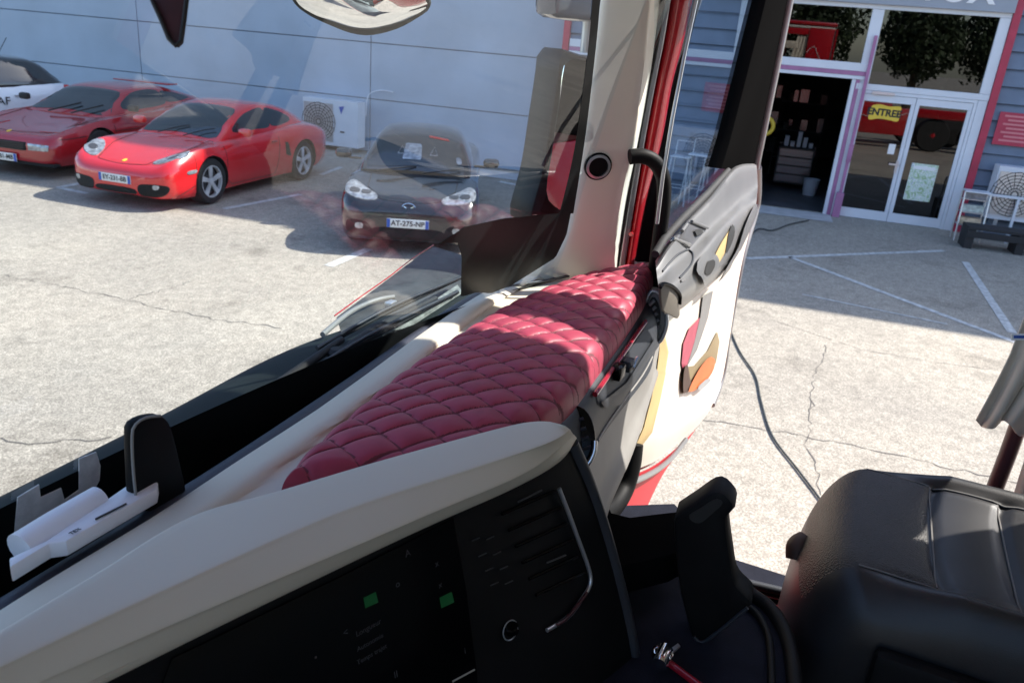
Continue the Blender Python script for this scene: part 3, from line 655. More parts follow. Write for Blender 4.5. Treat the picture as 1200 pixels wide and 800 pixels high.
for s in (1, -1):
    bm = bmesh.new(); hd = []
    for (a, b) in ((s*.22-.05, 1.06), (s*.22+.05, 1.06), (s*.22, 1.15), (s*.22-.05, 1.06)):
        h = bg.ray_cast(Vector((3, a, b)), Vector((-1, 0, 0)), 9); hd.append(h[0]+Vector((.012, 0, 0)))
    addtube(bm, hd, .007, 6); frombm('headrest_ring', bm, MA['lamp'], ws_)
    side = [(1, 0, 0), (-1, 0, 0)]
    h = patch('headlight', bb, [(2.10, s*.46), (2.02, s*.40), (1.80, s*.55), (1.62, s*.72), (1.68, s*.80), (1.90, s*.81), (2.05, s*.72)], (0, 0, 3), (1, 0, 0), (0, 1, 0), MA['lamp'], e, off=.010)
    for yy in (.55, .69): patch('lamp_reflector', bb, [(1.88, s*yy-.05), (1.98, s*yy-.05), (1.98, s*yy+.05), (1.88, s*yy+.05)], (0, 0, 3), (1, 0, 0), (0, 1, 0), MA['lampdark'], h, off=.015, n=14, rings=2)
    patch('fog_lamp', bb, [(s*.56, .33), (s*.64, .33), (s*.64, .39), (s*.56, .39)], (4, 0, 0), (0, 1, 0), (0, 0, 1), MA['lamp'], e, off=.012, n=12, rings=2)
    patch('air_intake', bb, [(s*.46, .24), (s*.74, .27), (s*.74, .42), (s*.5, .40)], (4, 0, 0), (0, 1, 0), (0, 0, 1), MA['well'], e, off=.005)
    box('wing_mirror', (.72, s*1.02, 1.0), (.12, .22, .13), MA['carblack'], e, bev=.05); box('mirror_stalk', (.72, s*.86, .95), (.05, .16, .03), MA['carblack'], e)
    patch('pale_tax_disc', bg, [(s*.58-.03, .98), (s*.58+.03, .98), (s*.56+.03, 1.04), (s*.56-.03, 1.04)], (3, 0, 0), (0, 1, 0), (0, 0, 1), MA['lamp'], ws_, off=.007, n=12, rings=2) if s > 0 else None
patch('air_intake', bb, [(-.42, .22), (.42, .22), (.38, .35), (-.38, .35)], (4, 0, 0), (0, 1, 0), (0, 0, 1), MA['well'], e, off=.005)
plate(e, bb, 2.215, .42, 'AT-275-NP', 0)
bm = bmesh.new(); c0 = Vector((2.185, 0, .60)); rr = [c0+Vector((-.02*math.sin(k*.3927)-.02, .085*math.cos(k*.3927), .06*math.sin(k*.3927))) for k in range(17)]; addtube(bm, rr, .008, 6, caps=False)
addtube(bm, [c0+Vector((-.01, -.06, .025)), c0+Vector((-.02, 0, -.01)), c0+Vector((-.01, .06, .025))], .008, 6); frombm('badge', bm, MA['chrome'], e)
for y0 in (.1, -.5): tube('wiper', [(1.22, y0, .885), (1.03, y0+.5, .94)], .01, MA['rubber'], e)
gap(bb, [(1.15, -.58), (1.7, -.56), (2.08, -.36), (2.12, 0), (2.08, .36), (1.7, .56), (1.15, .58)], *Zt, e)
gap(bb, [(4, -.85), (4, .85)], (0, 0, 0), (0, 1, 0), (0, 0, 1), e)
# ---- white hatchbacks: one at the left edge, one behind the truck's open side that shows only as a reflection
DW = 12.9
def hatch(name, label, pos, azw, letters, gp_='carblack', group='parked cars'):
    global CUTZ
    e, bd, gh, bb, bg = car(name, label, 'car', pos, azw, 1.0,
     [(1.98, .6, .3, .45, .60, .66), (1.9, .76, .2, .48, .78, .84), (1.6, .84, .18, .5, .92, .97), (1.1, .86, .18, .52, .97, 1.02), (.5, .865, .18, .55, 1.0, 1.05), (-.5, .87, .18, .56, 1.02, 1.06), (-1.3, .875, .18, .6, 1.04, 1.08), (-1.75, .85, .22, .62, 1.06, 1.08), (-1.95, .78, .3, .62, 1.02, 1.03), (-1.98, .7, .35, .6, .9, .9)],
     [(1.15, .78, .95, .74, .98), (.8, .80, .98, .68, 1.2), (.3, .81, 1.0, .62, 1.42), (-.4, .81, 1.02, .61, 1.50), (-1.1, .80, 1.03, .6, 1.48), (-1.5, .77, 1.04, .57, 1.42), (-1.8, .74, 1.03, .56, 1.18), (-1.93, .7, 1.0, .6, 1.04)],
     'carwhite', [(1.22, .87, .31, .2), (1.22, -.87, .31, .2), (-1.25, .87, .31, .2), (-1.25, -.87, .31, .2)], gh_paint=gp_, group=group)
    side_windows(bg, e, [[(.75, 1.07), (.3, 1.36), (-.15, 1.42), (-.15, 1.09)], [(-.21, 1.09), (-.21, 1.42), (-.95, 1.42), (-.95, 1.11)], [(-1.02, 1.12), (-1.02, 1.41), (-1.35, 1.36), (-1.5, 1.15)]])
    patch('windscreen', bg, [(-.66, 1.05), (.66, 1.05), (.55, 1.36), (-.55, 1.36)], (4, 0, 0), (0, 1, 0), (0, 0, 1), MA['carglass'], e, rings=8)
    patch('rear_window', bg, [(-.6, 1.12), (.6, 1.12), (.5, 1.36), (-.5, 1.36)][::-1], (-4, 0, 0), (0, -1, 0), (0, 0, 1), MA['carglass'], e, rings=6)
    for s in (1, -1):
        for x in (-.1, -1.05):
            box('door_handle', (x, s*.885, .88), (.16, .025, .035), MA['silver'], e, bev=.01)
        box('tail_lamp', (-1.90, s*.72, .95), (.1, .16, .2), MA['redlamp'], e, bev=.03)
        box('wing_mirror', (.7, s*.98, 1.08), (.14, .2, .13), MA['carblack'], e, bev=.04)
    if letters: text('lettering', 'CRAF', .19, MA['ink'], e, frame4((-.66, .885, .78), (-1, 0, 0), (0, 0, 1)), .002)
    gap(bb, [(.15, 1.0), (.15, .3), (-.8, .3), (-.85, 1.0)], (0, 3, 0), (-1, 0, 0), (0, 0, 1), e); gap(bb, [(-.85, .3), (-.9, .3)], (0, 3, 0), (-1, 0, 0), (0, 0, 1), e)
    tube('roof_aerial', [(-1.1, 0, 1.49), (-1.28, 0, 1.78)], .006, MA['rubber'], e)
    return e
azw = R(165); rp_ = Vector((math.cos(R(52.2)), math.sin(R(52.2)), 0))*17.3; c_ = rp_+Vector((math.cos(azw), math.sin(azw), 0))*1.98+Vector((-math.sin(azw), math.cos(azw), 0))*-.0+Vector((math.sin(azw), -math.cos(azw), 0)).normalized()*.85
hatch('white_hatchback', 'white hatchback with black roof and lettered doors, cut by the left edge', (c_.x, c_.y), azw, True)
# ================================================================== air conditioners
def ac_unit(name, label, a, z, D, w=1.0, h=.78, d=.32, group='wall mounted air conditioners', logo=True):
    """a: left edge (larger a), fan grille on the left of the picture"""
    e = empty(name, WN*-D+WD*(a-w/2), label, 'air conditioner', group)
    B = lambda n, a0, a1, z0, z1, o0, o1, m, p: frombm_box(n, a0, a1, z0, z1, o0, o1, m, p, D)
    c = B('casing', a-w, a, z, z+h, 0, d, MA['white'], e)
    g = B('fan_grille', a-w*.55, a-.03, z+.08, z+h-.08, d, d+.015, MA['silver'], c)
    ctr = WN*(-D+d+.016)+WD*(a-w*.29)+Vector((0, 0, z+h/2))
    bm = bmesh.new(); ux = WD; uz = Vector((0, 0, 1))
    for rr in [k*h*.42/7 for k in range(1, 8)]: addtube(bm, [ctr+ux*rr*math.cos(t*.3927)+uz*rr*math.sin(t*.3927) for t in range(17)], .006, 5, caps=False)
    for k in range(18):
        t = k*math.pi/9; addtube(bm, [ctr+ux*.04*math.cos(t)+uz*.04*math.sin(t), ctr+ux*h*.42*math.cos(t+.3)+uz*h*.42*math.sin(t+.3)], .005, 5)
    frombm('fan_guard', bm, MA['rubber'], g, True)
    if logo:
        q = WN*(-D+d+.003)+WD*(a-w*.66)
        bm = bmesh.new(); addslab(bm, [q+Vector((0, 0, z+h-.12)), q+WD*-.12+Vector((0, 0, z+h-.1)), q+WD*-.05+Vector((0, 0, z+h-.26))], WN*.004); frombm('logo', bm, MA['blue'], c, True)
        B('nameplate', a-w*.76, a-w*.68, z+.28, z+.31, d, d+.004, MA['ink'], c)
    B('foot', a-.2, a-.14, z-.1, z-.003, .02, d, MA['silver'], e); B('foot', a-w+.14, a-w+.2, z-.1, z-.003, .02, d, MA['silver'], e)
    return e
def frombm_box(n, a0, a1, z0, z1, o0, o1, m, p, D):
    vs_ = [WN*(-D+o)+WD*a+Vector((0, 0, z)) for a in (a0, a1) for z in (z0, z1) for o in (o0, o1)]
    bm = bmesh.new(); v = [bm.verts.new(q) for q in vs_]
    for f in ((0, 1, 3, 2), (4, 6, 7, 5), (0, 4, 5, 1), (2, 3, 7, 6), (0, 2, 6, 4), (1, 5, 7, 3)): bm.faces.new([v[i] for i in f])
    return frombm(n, bm, m, p, True)
al, zt_ = fac(357, 112, 15.2); ar2, zb2 = fac(421, 185, 15.2)
ac_unit('air_conditioner', 'pale box air conditioner with round fan standing by the wall behind the red coupe', al, .10, 15.45, w=al-ar2, h=zt_-.12)
al, zt_ = fac(1163, 220, 14.85)
ac_unit('air_conditioner', 'white air conditioner on the slate siding at the right edge behind the black bench', al, .35, 15.1, w=1.1, h=.85, logo=False)
# ================================================================== small things by the entrance
q0 = fac(1122, 236, 14.6)
rk = empty('magazine_rack', WN*-14.6+WD*(q0[0]-.2), 'small silver wire magazine rack leaning beside the raspberry post', 'rack')
a0 = fac(1118, 260, 14.6)[0]; a1 = fac(1148, 260, 14.6)[0]
for aa in (a0, a1):
    for o in (0, .3): tube('leg', [WN*(-14.6+o)+WD*aa+Vector((0, 0, 0)), WN*(-14.6+o*.6)+WD*aa+Vector((0, 0, .78))], .014, MA['silver'], rk, world=True)
paper = [mat('printed leaflet %d' % i, c, .5, nz=14, var=.4) for i, c in enumerate(((.6, .45, .3), (.5, .55, .5), (.3, .3, .33)))]
for i, z in enumerate((.25, .45, .65)):
    frombm_box('shelf', a1, a0, z, z+.015, .0, .26-.06*i, MA['silver'], rk, 14.6)
    frombm_box('leaflets', a1+.03, a0-.03, z+.017, z+.12, .02, .2-.05*i, paper[i], rk, 14.6)
frombm_box('top_panel', a1, a0, .78, .80, -.02, .24, MA['white'], rk, 14.6)
pb = empty('pallet_bench', WN*-14.2+WD*(a1-.8), 'low black slatted timber bench in front of the right air conditioner', 'bench')
blackwood = mat('black stained timber', (.018, .018, .02), .7, nz=12, var=.3)
ap = fac(1121, 285, 14.2)[0]
for k in range(4): frombm_box('slat', ap-2.4, ap, .30, .34, .02+k*.11, .11+k*.11, blackwood, pb, 14.2)
for k in range(4): frombm_box('leg', ap-.12-k*.72, ap-.0-k*.72, .0, .297, .03, .43, blackwood, pb, 14.2)
frombm_box('front_board', ap-2.4, ap, .18, .28, .431, .455, blackwood, pb, 14.2)
hr = empty('white_rail', WN*-14.7+WD*(a1-.9), 'pale blue steel rail running from the magazine rack past the air conditioner', 'rail')
frombm_box('rail_bar', a1-2.4, a1-.02, .72, .76, 0, .04, MA['white'], hr, 14.7)
for k in range(3): frombm_box('rail_post', a1-.5-k*.9, a1-.46-k*.9, 0, .718, 0, .04, MA['white'], hr, 14.7)
# bar stools and a high table seen through the door window
def stool(a, D, hgt, label):
    e = empty('bar_stool', WN*-D+WD*a, label, 'stool', 'white tubular bar stools by the siding')
    b = e.location
    for sx, sy in ((1, 1), (1, -1), (-1, 1), (-1, -1)): tube('leg', [b+Vector((sx*.20, sy*.20, 0)), b+Vector((sx*.14, sy*.14, hgt))], .012, MA['white'], e, world=True, seg=6)
    box('seat', b+Vector((0, 0, hgt+.015)), (.34, .34, .03), MA['white'], e, bev=.012, world=True)
    tube('foot_ring', [b+Vector((.18*x, .18*y, .3)) for x, y in ((1, 1), (1, -1), (-1, -1), (-1, 1), (1, 1))], .009, MA['white'], e, world=True, seg=6)
    tube('back_rail', [b+Vector((.15, -.15, hgt)), b+Vector((.2, -.15, hgt+.26)), b+Vector((.2, .15, hgt+.26)), b+Vector((.15, .15, hgt))], .01, MA['white'], e, world=True, seg=6)
for i, (pxx, lb) in enumerate(((798, 'white tubular bar stool nearest the red pillar, seen through the door window'), (818, 'white bar stool in the middle of three by the slate siding'), (838, 'white bar stool furthest right of three by the slate siding'))):
    stool(fac(pxx, 190, 14.3)[0], 14.3+.15*(i % 2), .80+.05*(i == 1), lb)
# ================================================================== things in the workshop
MA['darkred2'] = mat('dusty dark red tin', (.08, .015, .01), .5)
def shelf(a, o, lab):
    e = empty('tool_shelf', FP(a, .01, o), lab, 'shelf')
    for z in (.4, 1.0, 1.6): fbox('shelf_board', a-.5, a+.5, z, z+.03, o-.2, o+.2, MA['tyre'], e)
    for aa in (a-.5, a+.48): fbox('upright', aa, aa+.02, .01, 2.0, o+.18, o+.2, MA['tyre'], e)
    for k in range(9):
        aa = a-.42+(k % 3)*.32+random.uniform(-.05, .05); z = (.43, 1.03, 1.63)[k//3]
        fbox('tin', aa, aa+random.uniform(.08, .2), z, z+random.uniform(.12, .3), o-.1, o+.12, [MA['lampdark'], MA['tyre'], MA['darkred2'], MA['lampdark']][k % 4], e)
shelf(fac(960, 180)[0]+.2, -4.5, 'dark metal tool shelf with tins deep in the workshop')
shelf(fac(925, 180)[0]+.3, -5.5, 'dark tool shelf at the back wall behind the workshop trolley')
bk = lathe('bucket', [(.12, 0), (.16, .32), (.165, .32), (.15, .31), (.11, .02)], MA['signgrey'], None, 'Z', 20, FP(fac(968, 178)[0], .01, -1.9)); tag(bk, 'pale grey bucket on the workshop floor near the garage edge', 'bucket')
an, zn = fac(896, 152)
yw = empty('yellow_hose_reel', FP(an, 0, -.8), 'bright yellow hose reel on a stand just inside the garage', 'hose reel')
bm = bmesh.new(); addtube(bm, [FP(an+.15*math.cos(t*.3927), zn+.15*math.sin(t*.3927), -.8) for t in range(17)], .04, 8, caps=False); frombm('reel', bm, MA['yellow'], yw, True, auto=50)
tube('stand', [FP(an, .01, -.85), FP(an, zn, -.85)], .03, MA['lampdark'], yw, world=True)
tr = empty('tool_trolley', FP(fac(945, 160)[0], 0, -2.6), 'black tool trolley with silver machine parts inside the workshop', 'trolley')
at = fac(945, 160)[0]
fbox('cabinet', at-.35, at+.35, .12, .85, -2.8, -2.35, MA['tyre'], tr)
for k in range(4): fbox('drawer', at-.32, at+.32, .16+k*.17, .30+k*.17, -2.35, -2.33, MA['lampdark'], tr)
for k in range(5): fbox('machine_part', at-.3+k*.12, at-.22+k*.12, .852, .95+.1*(k % 3), -2.7, -2.5, MA['signgrey'], tr)
# ================================================================== wall cable, power cables on the ground
tag(tube('power_cable', [pz(x, y, .012) for x, y in ((846, 352), (853, 378), (866, 410), (885, 440), (892, 470), (905, 510), (935, 550), (960, 583), (1000, 640))], .0075, MA['cable'], None, smoothn=60), 'dark cable lying on the sunlit asphalt from door to truck', 'cable')
tag(tube('power_cable', [pz(x, y, .02) for x, y in ((878, 276), (890, 268), (905, 270), (925, 263), (948, 258))], .012, MA['cable'], None, smoothn=30), 'thin dark cable in the shade running into the garage', 'cable')
tag(tube('wall_cable', [FP(*fac(x, y, 15.5), .05, 15.5) for x, y in ((430, 136), (433, 112), (447, 106), (462, 108))], .012, MA['white'], None, smoothn=16), 'white cable looping out of the pale wall above the black coupe', 'cable')
# ================================================================== world behind the camera (reflections, other viewpoints)
leaf = mat('dark green foliage', (.035, .055, .02), .7, nz=3, var=.5)
bark = mat('tree bark', (.09, .065, .045), .9, nz=8, var=.3)
def tree(x, y, h, lab, seed):
    rnd = random.Random(seed); e = empty('roadside_tree', (x, y, 0), lab, 'tree', 'trees behind the truck')
    bm = bmesh.new(); addtube(bm, [(x, y, 0), (x+.1, y, h*.3), (x, y+.2, h*.6), (x, y, h*.85)], [.28, .2, .13, .04], 8)
    for k in range(6):
        a = rnd.uniform(0, 6.28); z = h*rnd.uniform(.3, .7); addtube(bm, [(x, y, z), (x+math.cos(a)*h*.15, y+math.sin(a)*h*.15, z+h*.12), (x+math.cos(a)*h*.25, y+math.sin(a)*h*.25, z+h*.16)], [.09, .06, .02], 6)
    frombm('trunk', bm, bark, e, True)
    vs_ = []; fs = []
    for k in range(5200):
        while True:
            p = Vector((rnd.uniform(-1, 1), rnd.uniform(-1, 1), rnd.uniform(-1, 1)))
            if .25 < p.length < 1: break
        lump = 1+.25*math.sin(p.x*5+seed)*math.cos(p.y*6)*math.sin(p.z*4+seed)
        c = Vector((x, y, h*.63))+Vector((p.x*h*.34, p.y*h*.34, p.z*h*.36))*lump
        s = rnd.uniform(.08, .2); n = Vector((rnd.gauss(0, 1), rnd.gauss(0, 1), rnd.gauss(0, 1))).normalized(); t = n.orthogonal().normalized()*s; b = n.cross(t).normalized()*s*.6
        i = len(vs_); vs_ += [c+t, c+b, c-t, c-b]; fs.append((i, i+1, i+2, i+3))
    me = bpy.data.meshes.new('crown'); me.from_pydata([tuple(v) for v in vs_], [], fs); me.update(); link('crown', me, leaf, e, True)
for i in range(11):
    tree(-20+random.uniform(-3, 3), -26+i*5.2, random.uniform(5.5, 8), 'bushy dark green tree in the close row behind the truck', i)
# ================================================================== the truck cab
TR = empty('truck_cab', (.55, -.2, 0), 'red truck cab with cream and burgundy interior, its passenger door wide open', 'truck')
ZD = 2.10
def T(name, me_fn, *a, **k): return me_fn(name, *a, **k)
def part(name, parent=None, label=None): return parent or TR
# ---- windshield plane
WA = R(14); W0 = Vector((0, .655, 2.06)); WU = Vector((0, -math.sin(WA), math.cos(WA))); WNN = Vector((0, -math.cos(WA), -math.sin(WA)))
def wsp(x, h, o=0): return W0+Vector((x, .095-.11*(x-.42)**2, 0))+WU*h+WNN*o
NW, NH = 90, 24
ws = mesh('windshield', [wsp(-1.05+2.85*i/NW-.05*(i/NW)*(j/NH), -.17+1.39*j/NH) for i in range(NW+1) for j in range(NH+1)], [(i*(NH+1)+j, i*(NH+1)+j+1, (i+1)*(NH+1)+j+1, (i+1)*(NH+1)+j) for i in range(NW) for j in range(NH)], MA['windshield'], TR, True, smooth=True)
_wb = BVHTree.FromPolygons([v.co.copy() for v in ws.data.vertices], [tuple(p.vertices) for p in ws.data.polygons])
def pw(x, y, o=0):
    d = ray(x, y); h = _wb.ray_cast(CAM, d.normalized(), 30)
    return (h[0]-d.normalized()*o) if h[0] is not None else pl(x, y, W0+WNN*o, WNN)
def frit(pts):
    P_ = lin([Vector((x, y, 0)) for x, y in pts]+[Vector((*pts[0], 0))], 91)[:-1]; bm = bmesh.new()
    a = [bm.verts.new((p.x, p.y, 0)) for p in P_]; f = bm.faces.new(a)
    bmesh.ops.triangulate(bm, faces=[f]); bmesh.ops.subdivide_edges(bm, edges=[e for e in bm.edges if e.calc_length() > 25], cuts=3, use_grid_fill=True)
    bmesh.ops.triangulate(bm, faces=bm.faces)
    for v in bm.verts: v.co = pw(v.co.x, v.co.y, .0015)
    return frombm('frit_band', bm, MA['frit'], ws, True)
frit([(512, 287), (545, 266), (590, 256), (634, 252), (655, 250), (670, 245), (664, 275), (651, 302), (600, 334), (575, 344), (560, 342), (540, 348), (541, 300), (536, 284)])
fl_ = catmull([Vector((x, y, 0)) for x, y in ((655, 252), (668, 200), (678, 145), (690, 50), (698, -40), (720, -210))], 30); fr_ = catmull([Vector((x, y, 0)) for x, y in ((672, 250), (680, 200), (688, 145), (699, 50), (708, -40), (732, -210))], 30)
mesh('frit_band', [pw(p.x, p.y, .0012) for a in zip(fl_, fr_) for p in a], [(2*i, 2*i+1, 2*i+3, 2*i+2) for i in range(29)], MA['frit'], ws, True)
mesh('frit_band', [wsp(-1.04+2.82*i/60, -.16+h*.205, .0015) for i in range(61) for h in (0, 1)], [(2*i, 2*i+1, 2*i+3, 2*i+2) for i in range(60)], MA['frit'], ws, True)
# ---- outside: cowl and front lip seen through the glass
cw = loft('cowl', [[(x, .70, 1.93) for x in (-1.0, 0, .8, 1.4, 1.75)], [(-1.0, .76, 1.91), (0, .76, 1.91), (.8, .76, 1.91), (1.4, .77, 1.91), (1.75, .76, 1.91)],
     [(-1.0, .86, 1.955), (0, .87, 1.955), (.8, .89, 1.955), (1.3, .90, 1.955), (1.78, .84, 1.955)], [(-1.0, .97, 1.945), (0, .985, 1.945), (.8, 1.005, 1.945), (1.3, 1.02, 1.945), (1.86, .90, 1.945)], [(-1.0, 1.0, 1.90), (0, 1.02, 1.90), (.8, 1.03, 1.90), (1.3, 1.05, 1.90), (1.90, .92, 1.90)]], MA['cowl'], TR, n=50, rn=18)
loft('front_panel', [[(-1.0, 1.003, 1.90), (0, 1.023, 1.90), (.8, 1.033, 1.90), (1.35, 1.05, 1.90), (1.8, .98, 1.90), (1.92, .80, 1.90), (1.93, .5, 1.90)], [(-1.0, 1.04, 1.7), (0, 1.06, 1.7), (.8, 1.07, 1.7), (1.4, 1.08, 1.7), (1.85, 1.0, 1.7), (1.96, .8, 1.7), (1.96, .5, 1.7)], [(-1.0, 1.05, .6), (0, 1.07, .6), (.8, 1.08, .6), (1.4, 1.09, .6), (1.87, 1.0, .6), (1.98, .8, .6), (1.98, .5, .6)]], MA['redpaint'], TR, n=60, rn=12)
tube('corner_edge', [pz(x, y, 1.955) for x, y in ((392, 370), (425, 346), (455, 325), (482, 304), (508, 287))], .0017, MA['redpaint'], TR, world=True, smoothn=20)
# corner wing panel right of the cowl
loft('corner_wing', [[pz(x, y, 1.953) for x, y in ((394, 372), (440, 338), (480, 308), (508, 289))], [pz(x, y, 1.95) for x, y in ((402, 398), (452, 362), (505, 330), (545, 300))], [pz(x, y, 1.93) for x, y in ((405, 425), (470, 385), (530, 348), (585, 315))]], mat('dusty grey bumper top', (.07, .068, .065), .5, nz=30, var=.35), TR, n=24, rn=10)
# wiper gear
def wiper(pivot, elbow, tip, b0, b1, z=1.965):
    e = tube('wiper_arm', [pz(*pivot, z), pz(*elbow, z+.02), pz(*tip, z+.015)], [.014, .011, .008], MA['rubber'], TR, world=True)
    tube('blade', [pz(*b0, z+.008), pz((b0[0]+b1[0])/2, (b0[1]+b1[1])/2-1.5, z+.018), pz(*b1, z+.008)], .0055, MA['rubber'], e, world=True, smoothn=14)
    tube('blade_frame', [pz(*b0, z+.016), pz((b0[0]+b1[0])/2, (b0[1]+b1[1])/2-6, z+.03), pz(*b1, z+.016)], .004, MA['silver'] if False else MA['greypl'], e, world=True, smoothn=14)
    lathe('pivot_cap', [(.02, -.02), (.02, .015), (.012, .022)], MA['rubber'], e, 'Z', 16, pz(*pivot, z), True)
wiper((236, 552), (288, 478), (400, 398), (335, 452), (536, 342)); wiper((140, 640), (150, 620), (240, 500), (120, 610), (300, 470))
wiper((395, 420), (440, 385), (510, 350), (372, 408), (540, 325))
tube('washer_hose', [pz(*p, 1.965) for p in ((378, 392), (410, 366), (440, 352), (462, 348))], .006, MA['greylow'], TR, world=True, smoothn=16)
slab('grille_strip', [pz(x, y, 1.962) for x, y in ((448, 396), (452, 402), (541, 344), (536, 337))], (0, 0, .008), mat('dusty pale grille', (.30, .31, .28), .7, nz=60, var=.5), TR, world=True)
box('washer_jet', pz(458, 356, 1.97), (.03, .02, .015), MA['silver'], TR, bev=.004, world=True)
for i in range(4):
    q = pz(200+i*8, 545-i*4, 1.97); tube('cowl_clip', [q, q+Vector((.012, 0, 0))], .003, MA['silver'], TR, world=True, seg=6)
# ---- dashboard top
L0 = [Vector((x, y, ZD-.002)) for x, y in ((-.4, .60), (.0, .60), (.3, .602), (.6, .608), (.9, .628), (1.15, .652), (1.38, .668), (1.55, .660), (1.70, .62), (1.82, .53), (1.9, .44))]
def yend(x):
    T_ = ((-1, .62), (.2, .50), (.35, .46), (.6, .42), (.85, .37), (1.0, .37), (1.2, .385), (1.5, .42), (1.8, .47), (3, .5))
    for (a, b), (c, d) in zip(T_, T_[1:]):
        if a <= x <= c: return b+(d-b)*(x-a)/(c-a)
off = lambda r, dy, dz: [p+Vector((0, dy, dz)) for p in r]
dash = loft('dashboard', [off(L0, .002, -.02), L0, off(L0, -.006, .004), off(L0, -.038, .008), off(L0, -.050, .002), off(L0, -.062, -.003), [Vector((p.x, yend(p.x), ZD-.006)) for p in L0]], MA['cream'], TR, n=90, rn=30)
loft('defrost_gutter', [off(L0, .003, -.012), off(L0, .018, -.006), off(L0, .034, -.016), off(L0, .05, -.06)], mat('navy grey gutter plastic', (.035, .04, .058), .5, nz=20, var=.2), dash, n=60, rn=12)
tube('gutter_seam', [pz(*p, ZD+.006) for p in ((580, 338), (625, 331), (655, 326), (682, 319))], .003, MA['greypl'], dash, world=True, smoothn=14)
# ---- quilted pad
PU = [(325, 578), (338, 556), (370, 524), (400, 499), (460, 448), (520, 407), (575, 372), (625, 348), (680, 328), (735, 317), (757, 318)]
PLr = [(660, 494), (700, 442), (735, 393), (753, 364), (766, 337)]
def quilt():
    NU = 460; U = catmull([pz(x, y, ZD+.012) for x, y in PU], NU)
    low0 = [U[0], U[0]+Vector((.10, -.10, 0)), U[0]+Vector((.22, -.17, 0))]
    Lw = catmull(low0+[pz(x, y, ZD-.012) for x, y in PLr], NU)
    NV = 150; vs_ = []; fs = []; seam = []
    for i in range(NU):
        for j in range(NV):
            v = j/(NV-1); p = U[i].lerp(Lw[i], v); wid = (U[i]-Lw[i]).length
            edge = min(v*wid, (1-v)*wid, (p-U[0]).length, (NU-1-i)/(NU-1)*1.3)
            e_ = min(edge/.030, 1); z = ZD-.006+.034*math.sqrt(max(1-(1-e_)**2, 0))+.012*math.sin(math.pi*min(max(v, 0), 1))*min(wid/.2, 1)
            t1 = (p.x-.4*p.y)/.058-.28; t2 = (p.y+.5*p.x)/.036-.15-(.0)
            # the second seam family steepens towards the passenger edge, as the padding is stretched round it
            bend = max(v-.45, 0)*1.6; t2 += bend*bend*.9
            s1 = abs(math.sin(math.pi*t1)); s2 = abs(math.sin(math.pi*t2)); puff = (s1**.34)*(s2**.34); seam.append(s1 < .12 or s2 < .16)
            fl = min(edge/.006, 1)
            vs_.append((p.x, p.y, z+0.0085*puff*fl-.003))
    for i in range(NU-1):
        for j in range(NV-1):
            a = i*NV+j; fs.append((a, a+1, a+NV+1, a+NV))
    o = mesh('quilted_pad', vs_, fs, MA['quilt'], dash, True, smooth=True)
    o.data.materials.append(MA['thread'])
    for p in o.data.polygons:
        if sum(seam[k] for k in p.vertices) >= 3: p.material_index = 1
    # skirt so that the pad is a solid body
    rim = [i*NV for i in range(NU)]+[(NU-1)*NV+j for j in range(NV)]+[i*NV+NV-1 for i in range(NU-1, -1, -1)]
    v2 = [Vector(vs_[k]) for k in rim]; lo = [v+Vector((0, 0, -.02)) for v in v2]; n = len(v2)
    mesh('pad_skirt', v2+lo, [(k, k+1, n+k+1, n+k) for k in range(n-1)], MA['quilt'], o, True)
quilt()
# ---- cream hood over the centre stack
H1 = [(-120, 812), (0, 742), (110, 676), (226, 606), (324, 577), (459, 537), (600, 499), (640, 494), (660, 498)]
H2 = [(-120, 838), (0, 780), (205, 684), (400, 598), (550, 549), (640, 519), (668, 503)]
H3 = [(-120, 874), (0, 818), (240, 714), (500, 603), (620, 551), (672, 509)]
H4 = [(-120, 920), (0, 862), (240, 742), (475, 628), (600, 572), (655, 540), (673, 514)]
r1 = [pz(x, y, ZD+.050) for x, y in H1]; r0 = [p+Vector((0.0, .02, -.052)) for p in r1]; r05 = [p+Vector((0, .008, -.006)) for p in r1]
r2 = [pz(x, y, ZD+.042) for x, y in H2]; r3 = [pz(x, y, ZD+.018) for x, y in H3]; r4 = [pz(x, y, ZD-.022) for x, y in H4]
r5 = [p+Vector((.02, .06, -.01)) for p in r4]; r0, r05, r1, r2, r3, r4, r5 = [catmull(r_, 46) for r_ in (r0, r05, r1, r2, r3, r4, r5)]; r25 = [a.lerp(b, .14) for a, b in zip(r2, r3)]; r35 = [a.lerp(b, .14)+Vector((0, 0, .0015)) for a, b in zip(r3, r4)]
hood = loft_rows('instrument_hood', [r0, r05, r1, r2, r25, r3, r35, r4, r5], MA['cream'], dash, n=90, k=6)
# ---- centre stack
A = pz(60, 826, ZD-.03); B = pz(655, 540, ZD-.03); ee = (B-A).normalized(); outw = Vector((ee.y, -ee.x, 0)).normalized()
if outw.dot(CAM-A) < 0: outw = -outw
dd = (Vector((0, 0, -1))+outw*.30).normalized(); SN = ee.cross(dd).normalized()
if SN.dot(CAM-A) < 0: SN = -SN
def ps(x, y, o=0): return pl(x, y, B+SN*o, SN)
stk = slab('centre_stack', [ps(x, y) for x, y in ((-150, 915), (0, 855), (240, 728), (400, 645), (530, 592), (640, 545), (668, 525), (690, 570), (710, 625), (726, 690), (738, 745), (750, 830), (760, 1000), (-150, 1100))], -SN*.22, MA['blackpl'], TR, bev=.004, world=True)
tube('bezel_edge', [ps(x, y, -.004) for x, y in ((670, 520), (688, 562), (706, 615), (722, 672), (736, 730), (746, 790), (752, 860))], .010, MA['greypl'], stk, world=True, smoothn=30)
slab('touch_screen', [ps(x, y, .001) for x, y in ((200, 770), (410, 668), (530, 606), (545, 690), (558, 790), (560, 900), (150, 900))], SN*.003, MA['blackgl'], stk, world=True, bev=.0015)
